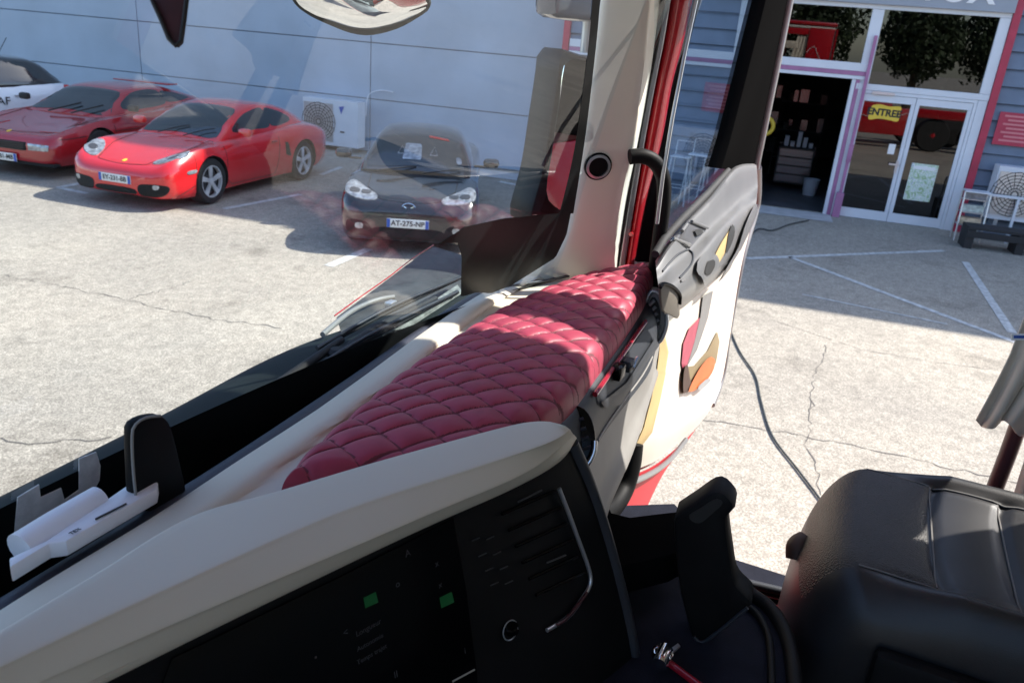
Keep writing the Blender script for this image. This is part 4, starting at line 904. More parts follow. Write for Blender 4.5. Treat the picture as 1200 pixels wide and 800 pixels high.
tube('chrome_trim', [ps(x, y, .006) for x, y in ((655, 572), (666, 600), (677, 630), (688, 660), (692, 675), (691, 686), (684, 698), (666, 722), (641, 738))], .003, MA['silver'], stk, world=True, smoothn=50)
tube('red_trim', [ps(x, y, .0085) for x, y in ((688, 694), (666, 722), (652, 732))], .0025, MA['maroon'], stk, world=True, smoothn=20)
for a, b in (((607, 588), (635, 574)), ((641, 659), (663, 650))): tube('vent_tab', [ps(*a, .006), ps(*b, .006)], .0012, MA['dimtext'], stk, world=True, seg=6)
for k in range(6): tube('vent_slat', [ps(588+k*8, 602+k*19, .004), ps(650+k*7, 575+k*19, .004)], .0022, MA['blackgl'], stk, world=True, seg=6)
bm = bmesh.new(); c0 = ps(598, 738, .004)
ux = ee; uy = dd; addtube(bm, [c0+ux*.0125*math.cos(t*.2618)+uy*.0125*math.sin(t*.2618) for t in range(25)], .0009, 6, caps=False); kn = frombm('volume_knob', bm, MA['silver'], stk, True)
lathe('knob_cap', [(.011, 0), (.011, .006), (.009, .008)], MA['blackgl'], kn, 'Z', 24, c0, True)
for k, (x, y) in enumerate(((551, 633), (559, 651), (567, 668), (573, 685))):
    for dx, ww in ((0, .010), (17, .008)):
        a_, b_ = ps(x+dx, y-dx*.1), ps(x+dx+9, y-4-dx*.1); tube('button_mark', [a_+SN*.003, b_+SN*.003], .0009, MA['dimtext'], stk, world=True, seg=5)
def FS(x, y, o=.0045): return frame4(ps(x, y, o), ee, -dd)
for x, y in ((434, 703), (523, 703)):
    g = slab('green_icon', [ps(x-8, y-3, .004), ps(x+6, y-10, .004), ps(x+9, y+2, .004), ps(x-6, y+9, .004)], SN*.0006, MA['greenlcd'], stk, world=True)
text('lettering', 'Longueur', .0085, MA['dimtext'], stk, FS(432, 735), .0002, world=True, align='CENTER'); text('lettering', 'Autonomie', .0075, MA['dimtext'], stk, FS(434, 752), .0002, world=True); text('lettering', 'Temps trajet', .0075, MA['dimtext'], stk, FS(436, 766), .0002, world=True)
for s_, x, y in (('II', 464, 790), ('•', 370, 770), ('A', 478, 648), ('x', 512, 660), ('x', 516, 685), ('o', 466, 684), ('<', 405, 741), ('i', 545, 762)): text('lettering', s_, .011, MA['dimtext'], stk, FS(x, y), .0002, world=True)
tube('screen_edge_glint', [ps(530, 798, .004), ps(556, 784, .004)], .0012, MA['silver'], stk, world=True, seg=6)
# ---- passenger side fascia
F0 = [(768, 338), (758, 360), (735, 394), (700, 443), (664, 490), (640, 520)]
FA = [(776, 352), (770, 376), (748, 410), (712, 462), (678, 512), (655, 545)]
G1 = [(779, 385), (768, 412), (760, 438), (730, 478), (704, 514), (684, 557), (670, 585)]
G2 = [(768, 404), (764, 430), (752, 468), (740, 512), (726, 552), (705, 595), (695, 625)]
pf = [[pz(x, y, z) for x, y in r] for r, z in ((F0, ZD-.012), (FA, 2.055), (G1, 2.0), (G2, 1.86))]
fas = loft('fascia', [off(pf[0], .03, 0), pf[0], pf[1], pf[2]], MA['greypl'], dash, n=60, rn=24)
loft('lower_fascia', [pf[2], [a.lerp(b, .5)+Vector((.0, -.008, 0)) for a, b in zip(catmull(pf[2], 12), catmull(pf[3], 12))], pf[3], off(pf[3], .25, -.2)], MA['greylow'], dash, n=50, rn=20)
def bvhw(o):
    me = o.data; return BVHTree.FromPolygons([v.co.copy() for v in me.vertices], [tuple(p.vertices) for p in me.polygons])
def on(b, x, y, o=.002):
    d = ray(x, y).normalized(); h = b.ray_cast(CAM, d, 30)
    if h[0] is None: h = b.find_nearest(CAM+d*1.6); return Vector(h[0])+(CAM-Vector(h[0])).normalized()*o
    n = h[1] if h[1].dot(d) < 0 else -h[1]
    return h[0]+n*o
bf = bvhw(fas)
def surf(name, b, pts, m, parent, o=.002, n=0, th=.004):
    """a thin solid inlay following the surface b inside the pixel outline pts"""
    P_ = catmull([Vector((x, y, 0)) for x, y in pts], n, True) if n else [Vector((x, y, 0)) for x, y in pts]
    c = sum(P_, Vector())/len(P_); bm = bmesh.new(); N = len(P_); ctr = bm.verts.new(on(b, c.x, c.y, o)); prev = None
    for r in (.33, .66, 1):
        ring = [bm.verts.new(on(b, *(c.lerp(p, r)).xy, o)) for p in P_]
        for k in range(N):
            if prev is None: bm.faces.new((ctr, ring[k], ring[(k+1) % N]))
            else: bm.faces.new((prev[k], ring[k], ring[(k+1) % N], prev[(k+1) % N]))
        prev = ring
    low = [bm.verts.new(v.co-(CAM-v.co).normalized()*th) for v in prev]
    for k in range(N): bm.faces.new((prev[k], low[k], low[(k+1) % N], prev[(k+1) % N]))
    return frombm(name, bm, m, parent, True, auto=40)
surf('storage_recess', bf, [(763, 388), (768, 398), (752, 424), (722, 468), (700, 474), (698, 464), (728, 424), (754, 386)], mat('dark recess plastic', (.022, .025, .032), .5), fas, .0015)
tube('red_trim_strip', [on(bf, x, y, .005) for x, y in ((754, 378), (742, 394), (724, 420), (708, 443), (694, 463))], .0045, MA['redtrim'], fas, world=True, smoothn=16)
surf('recess_ledge', bf, [(765, 396), (770, 404), (724, 474), (706, 478), (701, 472), (722, 466)], MA['greypl'], fas, .005)
bxs = box('power_socket', on(bf, 719, 436, .008), (.03, .02, .026), MA['blackgl'], fas, bev=.004, world=True)
box('rotary_switch', on(bf, 729, 428, .010), (.028, .02, .022), MA['silver'] if False else MA['greypl'], fas, bev=.004, world=True)
tube('switch_emblem', [on(bf, 728, 433, .022), on(bf, 730, 426, .022), on(bf, 733, 421, .022)], .003, MA['chrome'], fas, world=True, seg=6)
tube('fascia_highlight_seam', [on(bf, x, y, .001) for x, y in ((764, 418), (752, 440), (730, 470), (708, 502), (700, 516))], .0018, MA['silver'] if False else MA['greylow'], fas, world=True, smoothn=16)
# round-ended vent at the passenger end
vo = [(764, 341), (771, 343), (777, 352), (781, 368), (781, 382), (775, 398), (767, 403), (761, 396), (755, 376), (753, 364), (757, 352)]
pv = pz(768, 372, 2.06); vn = (CAM-pv); vn.z *= .3; vn.normalize()
PV = lambda x, y, o=0: pl(x, y, pv+vn*o, vn)
v1 = slab('side_vent', catmull([PV(x, y) for x, y in vo], 30, True), -vn*.05, MA['greylow'], fas, bev=.002, world=True)
bm = bmesh.new(); addtube(bm, catmull([PV(x, y, .002) for x, y in vo], 30, True)+[catmull([PV(x, y, .002) for x, y in vo], 30, True)[0]], .0045, 8, caps=False); frombm('chrome_rim', bm, MA['silver'], v1, True, auto=60)
vi = [(764, 348), (770, 352), (774, 366), (773, 380), (768, 390), (763, 382), (758, 366)]
slab('vent_opening', catmull([PV(x, y, .003) for x, y in vi], 24, True), vn*.001, MA['ink'], v1, world=True)
for k in range(5): tube('vent_slat', [PV(757+k*1.4, 361+k*7, .006), PV(767+k*1.6, 352+k*7.5, .006)], .0035, MA['silver'], v1, world=True, seg=6)
# dark vent behind the hood tip
vo = [(652, 482), (664, 476), (680, 476), (692, 488), (698, 510), (696, 534), (684, 556), (668, 566), (655, 540)]
pv2 = pz(680, 515, 2.045); vn2 = (CAM-pv2).normalized()
PV2 = lambda x, y, o=0: pl(x, y, pv2+vn2*o, vn2)
v2_ = slab('centre_vent', catmull([PV2(x, y, .002) for x, y in vo], 30, True), -vn2*.04, MA['blackgl'], fas, bev=.003, world=True)
tube('chrome_rim', [PV2(x, y, .006) for x, y in ((697, 516), (696, 528), (690, 541), (680, 551))], .004, MA['chrome'], v2_, world=True, smoothn=14)
tube('chrome_rim', [PV2(x, y, .006) for x, y in ((672, 512), (677, 522))], .004, MA['chrome'], v2_, world=True)
for k in range(4): tube('vent_slat', [PV2(662+k*4, 497+k*11, .004), PV2(684+k*3, 490+k*11, .004)], .003, MA['greypl'], v2_, world=True, seg=6)
# ---- black toll box and white plastic tray at the foot of the windshield
tb = slab('toll_badge_box', catmull([py(x, y, .622) for x, y in ((155, 503), (159, 496), (172, 489), (188, 487), (198, 493), (204, 508), (212, 540), (219, 578), (205, 588), (186, 600), (161, 592), (156, 548))], 40, True), Vector((0, .014, 0)), MA['blackpl'], None, bev=.004, world=False)
tag(tb, 'upright black rounded box standing at the foot of the windshield', 'toll badge')
tube('box_edge', [py(x, y, .620) for x, y in ((160, 588), (156, 548), (155, 508), (160, 496), (172, 489), (188, 487))], .0015, MA['greylow'], tb, smoothn=20)
tray = slab('plastic_tray', [pz(x, y, 2.105) for x, y in ((15, 683), (14, 672), (55, 652), (108, 615), (150, 585), (172, 572), (182, 571), (187, 577), (185, 590), (100, 640), (80, 652), (60, 655))], Vector((0, 0, .018)), MA['whitepl'], None, bev=.003)
tag(tray, 'white plastic tray with faint writing lying before the black box', 'tray')
text('lettering', 'TEX', .006, MA['dimtext'], tray, frame4(pz(88, 622, 2.1245), pz(150, 590, 2.12)-pz(60, 640, 2.12), Vector((0, 1, 0))), .0003)
tube('printed_line', [pz(112, 608, 2.1245), pz(148, 590, 2.1245)], .0012, MA['dimtext'], tray, seg=5)
tag(tube('plastic_sleeve', [pz(24, 644, 2.115), pz(66, 616, 2.118), pz(116, 584, 2.12)], [.017, .016, .014], MA['whitepl'], None, seg=16), 'rolled clear white plastic sleeve leaning behind the tray', 'sleeve')
tp = [(92, 537), (112, 529), (117, 545), (116, 562), (108, 576), (72, 590), (45, 606), (38, 640), (22, 655), (15, 640), (20, 582), (45, 567), (47, 582), (71, 571), (75, 585), (92, 573)]
tag(slab('mesh_tape', [pw(x, y, .006) for x, y in tp], WNN*.0012, MA['tape'], None), 'torn white ribbed tape stuck on lower left windshield', 'tape')
# ---- A pillar
PA0 = pz(690, 318, ZD); up_p = Vector((-.04, -math.tan(WA), 1)); hd = Vector((.58, -.81, 0)); PN = up_p.cross(hd).normalized()
if PN.dot(CAM-PA0) < 0: PN = -PN
PA0 = PA0+PN*.055
def pa(x, y, o=0): return pl(x, y, PA0+PN*o, PN)
a0 = [(712, -50), (705, 0), (697, 60), (688, 120), (680, 180), (671, 235), (664, 270), (650, 297), (622, 315), (585, 331)]
a1 = [(726, -50), (720, 0), (712, 60), (705, 120), (698, 180), (690, 235), (684, 275), (676, 300), (655, 320), (620, 334)]
a2 = [(758, -50), (754, 0), (749, 60), (743, 120), (734, 180), (724, 225), (718, 270), (716, 300), (715, 320), (712, 345)]
a3 = [(768, -50), (764, 0), (758, 60), (751, 120), (742, 180), (731, 225), (724, 270), (721, 300), (720, 320), (718, 345)]
a4 = [(780, -50), (775, 0), (768, 60), (758, 120), (746, 178), (735, 235), (728, 280), (724, 310), (722, 330), (720, 350)]
ext = lambda r: [(r[0][0]+(r[0][0]-r[1][0])*3.2, -210)]+list(r)
a0, a1, a2, a3, a4 = [ext(r) for r in (a0, a1, a2, a3, a4)]
pil = loft('windshield_pillar', [[pa(x, y, -.05) for x, y in a0], [pa(x, y, -.008) for x, y in a0], [pa(x, y, .004) for x, y in a1], [pa(x, y, .0) for x, y in a2], [pa(x, y, -.005) for x, y in a3], [pa(x, y, -.075) for x, y in a4]], MA['pillar'], TR, n=60, rn=36)
tw = pa(700, 194, .0); tn = PN
def disc(name, c, r0, r1, h, m, par):
    bm = bmesh.new(); u = tn.orthogonal().normalized(); v = tn.cross(u); ring = []
    for r, o in ((r1, 0), (r1, h), (r0, h+.001), (r0, 0)) if r0 else ((r1, 0), (r1, h)): ring.append([bm.verts.new(c+(u*math.cos(t*.19635)+v*math.sin(t*.19635))*r+tn*o) for t in range(32)])
    for i in range(len(ring)-1):
        for k in range(32): bm.faces.new((ring[i][k], ring[i][(k+1) % 32], ring[i+1][(k+1) % 32], ring[i+1][k]))
    if not r0: bm.faces.new(ring[-1])
    return frombm(name, bm, m, par, True, auto=30)
tws = disc('tweeter', tw, 0, .029, .007, MA['blackpl'], pil); disc('silver_ring', tw, .0205, .0255, .010, MA['silver'], tws)
def pband(name, L_, R_, o, m, bulge=0, n=50, par=None, rn=10):
    mid = [((a[0]+b[0])/2, (a[1]+b[1])/2) for a, b in zip(L_, R_)]
    return loft(name, [[pa(x, y, o-.03) for x, y in L_], [pa(x, y, o) for x, y in L_], [pa(x, y, o+bulge) for x, y in mid], [pa(x, y, o) for x, y in R_], [pa(x, y, o-.03) for x, y in R_]], m, par or TR, n=n, rn=rn*3)
sx = [(785, -50), (779, 0), (771, 50), (761, 100), (749, 165), (738, 230), (730, 280), (724, 320), (722, 345)]
sx = ext(sx)
pband('door_seal', [(x-4, y) for x, y in sx], [(x, y) for x, y in sx], -.06, MA['rubber'])
pband('seal_trim', [(x, y) for x, y in sx], [(x+7, y) for x, y in sx], -.062, MA['silver'], .003)
rl = [(x+7, y) for x, y in sx]; rr = [(822, -50), (811, 0), (800, 50), (787, 100), (775, 165), (758, 230), (748, 280), (742, 320), (740, 345)]; rr = ext(rr)
pband('door_frame', rl, rr, -.075, MA['redpaint'], .016)
rk_ = [(834, -50), (821, 0), (808, 50), (797, 100), (786, 165), (778, 230), (774, 280), (772, 320), (770, 345)]; rk_ = ext(rk_)
pband('hinge_pillar', rr, rk_, -.13, MA['blackpl'])
screw = pa(740, 274, -.055); lathe('bolt_head', [(.005, 0), (.005, .005), (.003, .007)], MA['redpaint'], TR, 'X', 10, screw-Vector((.006, 0, 0)), True)
grab = tube('grab_handle', [pa(x, y, .02) for x, y in ((738, 184), (752, 183), (765, 188), (774, 200), (778, 216), (777, 245), (773, 275), (769, 305), (766, 330), (765, 350))], .0155, MA['blackpl'], TR, world=True, smoothn=40, seg=16)
tube('lower_grab_handle', [pz(x, y, z) for x, y, z in ((741, 520, 1.86), (738, 545, 1.82), (730, 572, 1.78), (718, 592, 1.77), (704, 603, 1.78))], .022, MA['blackpl'], TR, world=True, smoothn=24, seg=14)
# ---- passenger door, standing open
DR = loft('passenger_door', [[py(x, y, .375) for x, y in ((768, 306), (772, 299), (780, 288), (800, 262), (828, 232), (853, 202), (868, 193), (886, 192))],
     [py(x, y, .352) for x, y in ((769, 314), (775, 305), (784, 291), (804, 266), (832, 238), (856, 208), (870, 199), (887, 198))],
     [py(x, y, .335) for x, y in ((771, 331), (779, 322), (790, 308), (812, 286), (836, 262), (858, 240), (872, 226), (888, 216))],
     [py(x, y, .30) for x, y in ((774, 345), (785, 340), (800, 326), (820, 304), (840, 280), (858, 264), (872, 250), (887, 232))],
     [py(x, y, .295) for x, y in ((778, 360), (787, 356), (806, 346), (824, 332), (846, 316), (858, 298), (870, 276), (885, 246))],
     [py(x, y, .34) for x, y in ((779, 370), (790, 366), (808, 354), (828, 336), (848, 320), (860, 300), (872, 279), (884, 250))]], MA['greydoor'], TR, n=50, rn=40)
bd_ = bvhw(DR)
cr_ = loft('lower_door_panel', [[py(x, y, .345) for x, y in ((772, 372), (790, 366), (808, 350), (828, 334), (848, 318), (858, 304), (872, 279), (884, 250))],
     [py(x, y, .350) for x, y in ((766, 410), (785, 400), (805, 385), (825, 372), (842, 362), (852, 350), (862, 335), (868, 315))],
     [py(x, y, .345) for x, y in ((752, 470), (775, 460), (798, 450), (815, 438), (830, 428), (843, 418), (850, 405), (856, 390))],
     [py(x, y, .340) for x, y in ((740, 520), (762, 512), (782, 502), (800, 492), (816, 482), (832, 468), (842, 452), (848, 436))],
     [py(x, y, .360) for x, y in ((730, 556), (748, 549), (766, 541), (782, 530), (800, 514), (818, 498), (834, 476), (845, 446))]], MA['creamdoor'], DR, n=50, rn=40)
bc = bvhw(cr_)
surf('tan_edge', bc, [(768, 436), (779, 436), (772, 470), (763, 506), (748, 525), (741, 532), (744, 520), (753, 500), (762, 466)], MA['tan'], DR, .003)
surf('tan_edge', bc, [(772, 378), (776, 385), (782, 412), (778, 436), (768, 436), (771, 410)], MA['tan'], DR, .0035)
qi = [(806, 384), (819, 371), (816, 398), (808, 418), (800, 440), (797, 425), (799, 402)]
surf('quilted_insert', bc, qi, MA['quilt'], DR, .004)
surf('grey_insert', bc, [(822, 346), (834, 340), (828, 372), (815, 410), (804, 428), (800, 440), (812, 400), (819, 370)], MA['greydoor'], DR, .0045)
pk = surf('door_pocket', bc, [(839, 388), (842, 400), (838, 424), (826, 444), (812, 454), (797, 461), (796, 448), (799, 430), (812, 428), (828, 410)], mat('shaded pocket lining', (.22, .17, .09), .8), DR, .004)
tag(surf('leather_pouch', bc, [(802, 458), (812, 436), (822, 422), (830, 417), (834, 424), (829, 438), (816, 452)], MA['orange'], None, .012, n=24, th=.02), 'orange leather pouch tucked in the open door pocket', 'pouch')
tag(surf('work_glove', bc, [(797, 460), (797, 436), (801, 425), (804, 440), (806, 452)], MA['darkbrown'], None, .010, n=16, th=.02), 'dark brown leather glove at the near end of the door pocket', 'glove')
tag(surf('metal_tool', bc, [(812, 452), (822, 443), (828, 443), (822, 450), (814, 456)], MA['silver'], None, .016, n=16, th=.015), 'small silver tool beside the orange pouch in the door pocket', 'tool')
# lower red skin of the door and its silver step strip
surfY = lambda pts, Y: [py(x, y, Y) for x, y in pts]
loft('red_door_skin', [surfY([(727, 560), (750, 553), (768, 544), (784, 532), (800, 518), (816, 502)], .365), surfY([(712, 578), (735, 573), (760, 562), (774, 550), (790, 536), (806, 516)], .372), surfY([(690, 603), (712, 608), (746, 616), (760, 590), (776, 556), (794, 532)], .385)], MA['redmatte'], DR, n=30, rn=16)
tube('silver_strip', surfY([(728, 568), (742, 564), (760, 556), (776, 546), (790, 533), (804, 515)], .36), .008, MA['greydoor'], DR, world=True, smoothn=24)
lathe('bolt_head', [(.006, 0), (.006, .005)], MA['darkbrown'], DR, 'Y', 10, py(740, 578, .366), True)
# outer skin so that the door has its thickness
bx = [py(884, 198, .40), py(755, 326, .40)]
slab('outer_skin', [py(x, y, .405) for x, y in ((775, 330), (797, 284), (858, 200), (886, 194), (888, 240), (880, 262), (866, 320), (852, 400), (840, 462), (800, 514), (765, 545), (728, 562))], Vector((0, .045, 0)), MA['redpaint'], DR, bev=.006, world=True)
tube('door_edge', [py(x, y, .385) for x, y in ((888, 196), (888, 232), (884, 252), (870, 300), (862, 340), (853, 392), (846, 440), (834, 474))], .014, MA['greydoor'], DR, world=True, smoothn=30)
# window and frame
wg = slab('door_window', [py(x, y, .395) for x, y in ((770, 300), (776, 268), (788, 140), (803, 60), (816, -60), (834, -190), (930, -190), (903, -60), (852, 200))], Vector((0, .004, 0)), MA['doorglass'], DR, world=True)
slab('window_frame', [py(x, y, .375) for x, y in ((940, -190), (911, -60), (898, 0), (878, 80), (856, 165), (846, 198), (862, 199), (884, 199), (905, 110), (926, 0), (938, -60), (966, -190))], Vector((0, .05, 0)), MA['frameblack'], DR, bev=.004, world=True)
slab('window_top_frame', [py(x, y, .374) for x, y in ((826, -188), (832, -212), (972, -206), (966, -188))], Vector((0, .05, 0)), MA['frameblack'], DR, bev=.004, world=True)
tube('frame_edge', [py(x, y, .368) for x, y in ((964, -190), (936, -50), (926, 0), (906, 100), (888, 186), (886, 198))], .0125, MA['greydoor'], DR, world=True)
tube('window_channel', [py(x, y, .385) for x, y in ((846, -190), (826, -60), (816, 0), (803, 60), (788, 138), (777, 205), (770, 262))], .004, MA['silver'], DR, world=True)
tube('weather_strip', [py(x, y, .374) for x, y in ((768, 298), (778, 281), (800, 256), (830, 226), (853, 200))], .009, MA['rubber'], DR, world=True)
# switches, armrest pull and latch
sw = surf('switch_panel', bd_, [(786, 284), (807, 259), (829, 266), (808, 291)], mat('dark switch plate', (.10, .10, .105), .35), DR, .003)
for a_, b_ in (((808, 262), (826, 268)), ((789, 283), (805, 288)), ((803, 266), (798, 274))): tube('window_switch', [on(bd_, *a_, .007), on(bd_, *b_, .007)], .004, MA['greydoor'], sw, world=True, seg=8)
surf('mirror_knob', bd_, [(810, 270), (818, 268), (821, 274), (813, 278)], MA['ink'], sw, .008)
tube('panel_seam', [on(bd_, x, y, .001) for x, y in ((776, 318), (792, 300), (806, 293), (812, 298), (810, 310), (796, 326))], .0022, MA['greypl'], DR, world=True, smoothn=24)
surf('grab_recess', bd_, [(834, 306), (842, 288), (852, 272), (857, 264), (858, 272), (854, 286), (846, 300), (838, 312)], MA['tan'], DR, .003, n=20)
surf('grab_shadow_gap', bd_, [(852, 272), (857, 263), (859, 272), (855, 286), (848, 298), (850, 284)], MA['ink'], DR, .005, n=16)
surf('pull_handle', bd_, [(811, 318), (816, 305), (826, 297), (835, 299), (838, 308), (832, 324), (822, 334), (818, 326)], MA['greydoor'], DR, .010, n=24, th=.02)
surf('latch_recess', bd_, [(820, 320), (823, 308), (831, 304), (832, 311), (826, 321)], MA['ink'], DR, .0115, n=14)
surf('armrest_pull', bd_, [(838, 328), (850, 312), (860, 292), (870, 262), (882, 240), (883, 252), (870, 280), (860, 302), (848, 318)], MA['greydoor'], DR, .010, n=30, th=.02)
surf('door_latch', bd_, [(864, 300), (867, 294), (869, 297), (866, 304)], MA['ink'], DR, .006)
slab('armrest_end_cap', catmull([py(x, y, .292) for x, y in ((775, 333), (779, 331), (789, 335), (797, 344), (797, 358), (796, 373), (786, 369), (777, 362))], 24, True), Vector((0, .006, 0)), mat('warm dark cap', (.13, .115, .095), .6), DR, bev=.003, world=True)
tube('cap_edge', [py(x, y, .289) for x, y in ((774, 337), (778, 332), (789, 336), (797, 345), (797, 356))], .003, MA['blackpl'], DR, world=True, smoothn=14)
# ---- door mirrors outside
mp = Vector((2.25, .98, 2.5)); mn = Vector((-.44, -.90, .0)).normalized()
PM = lambda x, y, o=0: pl(x, y, mp+mn*o, mn)
mo = [(664, 58), (676, 62), (700, 70), (712, 80), (706, 150), (694, 240), (684, 278), (650, 274), (626, 264), (622, 252), (636, 200), (646, 140), (654, 90), (657, 66)]
mh = slab('door_mirror', catmull([PM(x, y) for x, y in mo], 40, True), -mn*.12, mat('black mirror shell', (.010, .011, .014), .4, spec=.3), TR, bev=.02, world=True)
mi_ = [(668, 70), (704, 82), (698, 150), (686, 228), (678, 256), (656, 246), (640, 228), (646, 180), (655, 120), (660, 80)]
slab('mirror_glass', catmull([PM(x, y, .003) for x, y in mi_], 36, True), mn*.003, MA['mirror'], mh, world=True)
slab('wide_angle_mirror', catmull([PM(x, y, .0) for x, y in ((654, -40), (651, 0), (652, 18), (668, 24), (696, 26), (705, 20), (712, -40))], 30, True), -mn*.10, mat('blue tinted mirror shell', (.05, .07, .11), .12, coat=1), TR, bev=.02, world=True)
tube('mirror_arm', [PM(690, 20, -.05), PM(686, 62, -.05)], .018, MA['silver'], TR, world=True)
# ---- kerb mirror hanging in front
kc = CAM+ray(424, 0)*1.75; kn_ = ((CAM-kc).normalized()+Vector((.45, .1, -.85))).normalized()
KP = lambda x, y, o=0: pl(x, y, kc+kn_*o, kn_)
ko = [(336, -26), (342, 4), (360, 20), (385, 32), (412, 42), (436, 44), (465, 37), (490, 24), (506, 11), (500, -4), (470, -34), (424, -48), (370, -48)]
kb = slab('front_mirror', catmull([KP(x, y) for x, y in ko], 48, True), -kn_*.05, MA['cowl'], TR, bev=.012, world=True)
ki = catmull([KP(424+(x-424)*.93, -6+(y+6)*.82, .004) for x, y in ko], 48, True); kcen = sum(ki, Vector())/48
bm = bmesh.new(); ctr = bm.verts.new(kcen+kn_*.035); prev = None
for r in range(1, 9):
    ring = [bm.verts.new(kcen.lerp(p, r/8)+kn_*.035*(1-(r/8)**2)) for p in ki]
    for k in range(48):
        if prev is None: bm.faces.new((ctr, ring[k], ring[(k+1) % 48]))
        else: bm.faces.new((prev[k], ring[k], ring[(k+1) % 48], prev[(k+1) % 48]))
    prev = ring
frombm('mirror_glass', bm, MA['mirror'], kb, True, smooth=True)
tube('mirror_arm', [kc+Vector((0, .05, .05)), kc+Vector((0, 0, .5)), Vector((kc.x, .5, 3.3))], .02, MA['cowl'], TR, world=True)
# ---- hanging pennant
pn = CAM+ray(198, 10)*.58
PP_ = lambda x, y, o=0: pl(x, y, pn+FWD*o, FWD)
pe = slab('hanging_pennant', [PP_(x, y) for x, y in ((168, -150), (226, -150), (222, -60), (219, -5), (216, 20), (212, 48), (206, 54), (198, 46), (188, 22), (178, 0))], FWD*.006, mat('dark maroon pennant cloth', (.04, .003, .006), .7, nz=60, var=.3), None, bev=.0015)
tag(pe, 'dark maroon pennant hanging at the top of the windshield', 'pennant')
tube('hem', [PP_(x, y, -.002) for x, y in ((178, 0), (188, 22), (198, 46), (206, 54), (212, 48), (216, 20), (219, -5))], .0016, MA['ink'], pe)
# ---- console between the seats
tray2 = slab('console_tray', [pz(x, y, 1.74) for x, y in ((690, 596), (735, 592), (790, 590), (850, 655), (872, 688), (892, 700), (912, 722), (926, 750), (934, 790), (936, 880), (700, 880))], Vector((0, 0, -.25)), MA['navy'], TR, world=True)
tube('tray_rim', [pz(x, y, 1.745) for x, y in ((850, 668), (878, 694), (900, 710), (916, 732), (926, 760), (931, 800), (933, 870))], .012, MA['blackpl'], tray2, world=True, smoothn=30)
tube('tray_rim', [pz(x, y, 1.745) for x, y in ((862, 702), (884, 716), (897, 736), (903, 765), (905, 870))], .006, MA['blackpl'], tray2, world=True, smoothn=30)
arm = slab('console_arm', [pz(x, y, 1.84) for x, y in ((698, 594), (738, 604), (770, 600), (806, 596), (806, 640), (790, 648), (757, 656), (722, 664), (705, 640))], Vector((0, 0, -.06)), MA['frameblack'], TR, bev=.008, world=True)
lathe('pivot_knob', [(.022, -.02), (.022, .012), (.015, .018)], MA['blackpl'], arm, 'Z', 18, pz(783, 656, 1.80), True)
lp = pz(836, 600, 1.97); ln = CAM-lp; ln.z = 0.0; ln.normalize()
LP_ = lambda x, y, o=0: pl(x, y, lp+ln*o, ln)
lv = slab('armrest_lever', catmull([LP_(x, y) for x, y in ((789, 612), (794, 604), (812, 592), (834, 577), (846, 577), (857, 587), (861, 597), (852, 607), (852, 625), (856, 655), (862, 685), (880, 705), (878, 713), (855, 732), (834, 747), (823, 756), (812, 750), (803, 722), (796, 690), (791, 650))], 70, True), -ln*.055, MA['blackpl'], TR, bev=.008, world=True)
slab('lever_slot', catmull([LP_(x, y, .001) for x, y in ((808, 603), (822, 594), (839, 584), (847, 589), (836, 600), (821, 612), (811, 610))], 24, True), ln*.001, MA['ink'], lv, world=True)
tube('lever_edge', [LP_(x, y, .001) for x, y in ((813, 745), (823, 752), (845, 737), (868, 718), (876, 712))], .003, MA['greypl'], lv, world=True, smoothn=20)
# ---- keys on the tray
ky = empty('key_bunch', pz(780, 768, 1.74), 'bunch of keys with a metal fob and red strap on the navy console', 'keys')
lathe('fob', [(.010, -.02), (.012, -.015), (.012, .015), (.008, .02)], MA['chrome'], ky, 'X', 16, pz(777, 768, 1.762), True)
slab('key_blade', [pz(x, y, 1.76) for x, y in ((782, 764), (794, 755), (797, 758), (786, 768))], Vector((0, 0, .003)), MA['silver'], ky, world=True)
slab('key_head', catmull([pz(x, y, 1.755) for x, y in ((764, 762), (775, 760), (784, 768), (778, 776), (766, 774))], 18, True), Vector((0, 0, .008)), MA['blackgl'], ky, world=True, bev=.001)
tube('red_strap', [pz(x, y, 1.75) for x, y in ((784, 776), (796, 785), (812, 797), (830, 812))], .006, MA['redtrim'], ky, world=True, smoothn=14)
tube('split_ring', [pz(777, 768, 1.76)+Vector((math.cos(t*.5236)*.014, math.sin(t*.5236)*.014, .006)) for t in range(13)], .0012, MA['chrome'], ky, world=True, seg=6)
# ---- door sill beyond the console
for k, (z, m) in enumerate(((1.50, 'greypl'), (1.49, 'blackpl'), (1.48, 'silver'), (1.47, 'blackpl'))):
    tube('sill_rail', [pz(845, 676+k*4, z), pz(935, 697+k*4, z)], .010 if m != 'silver' else .006, MA[m], TR, world=True)
slab('sill_red_panel', [pz(x, y, 1.44) for x, y in ((860, 690), (936, 706), (936, 740), (880, 740))], Vector((0, 0, -.02)), MA['redpaint'], TR, world=True)
tube('seat_adjust_lever', [pz(917, 720, 1.6), pz(918, 706, 1.62), pz(926, 702, 1.62), pz(932, 712, 1.6)], .006, MA['greypl'], TR, world=True, smoothn=16)
tube('seat_track', [pz(925, 690, 1.62), pz(938, 700, 1.6), pz(936, 760, 1.55)], .014, MA['blackpl'], TR, world=True)
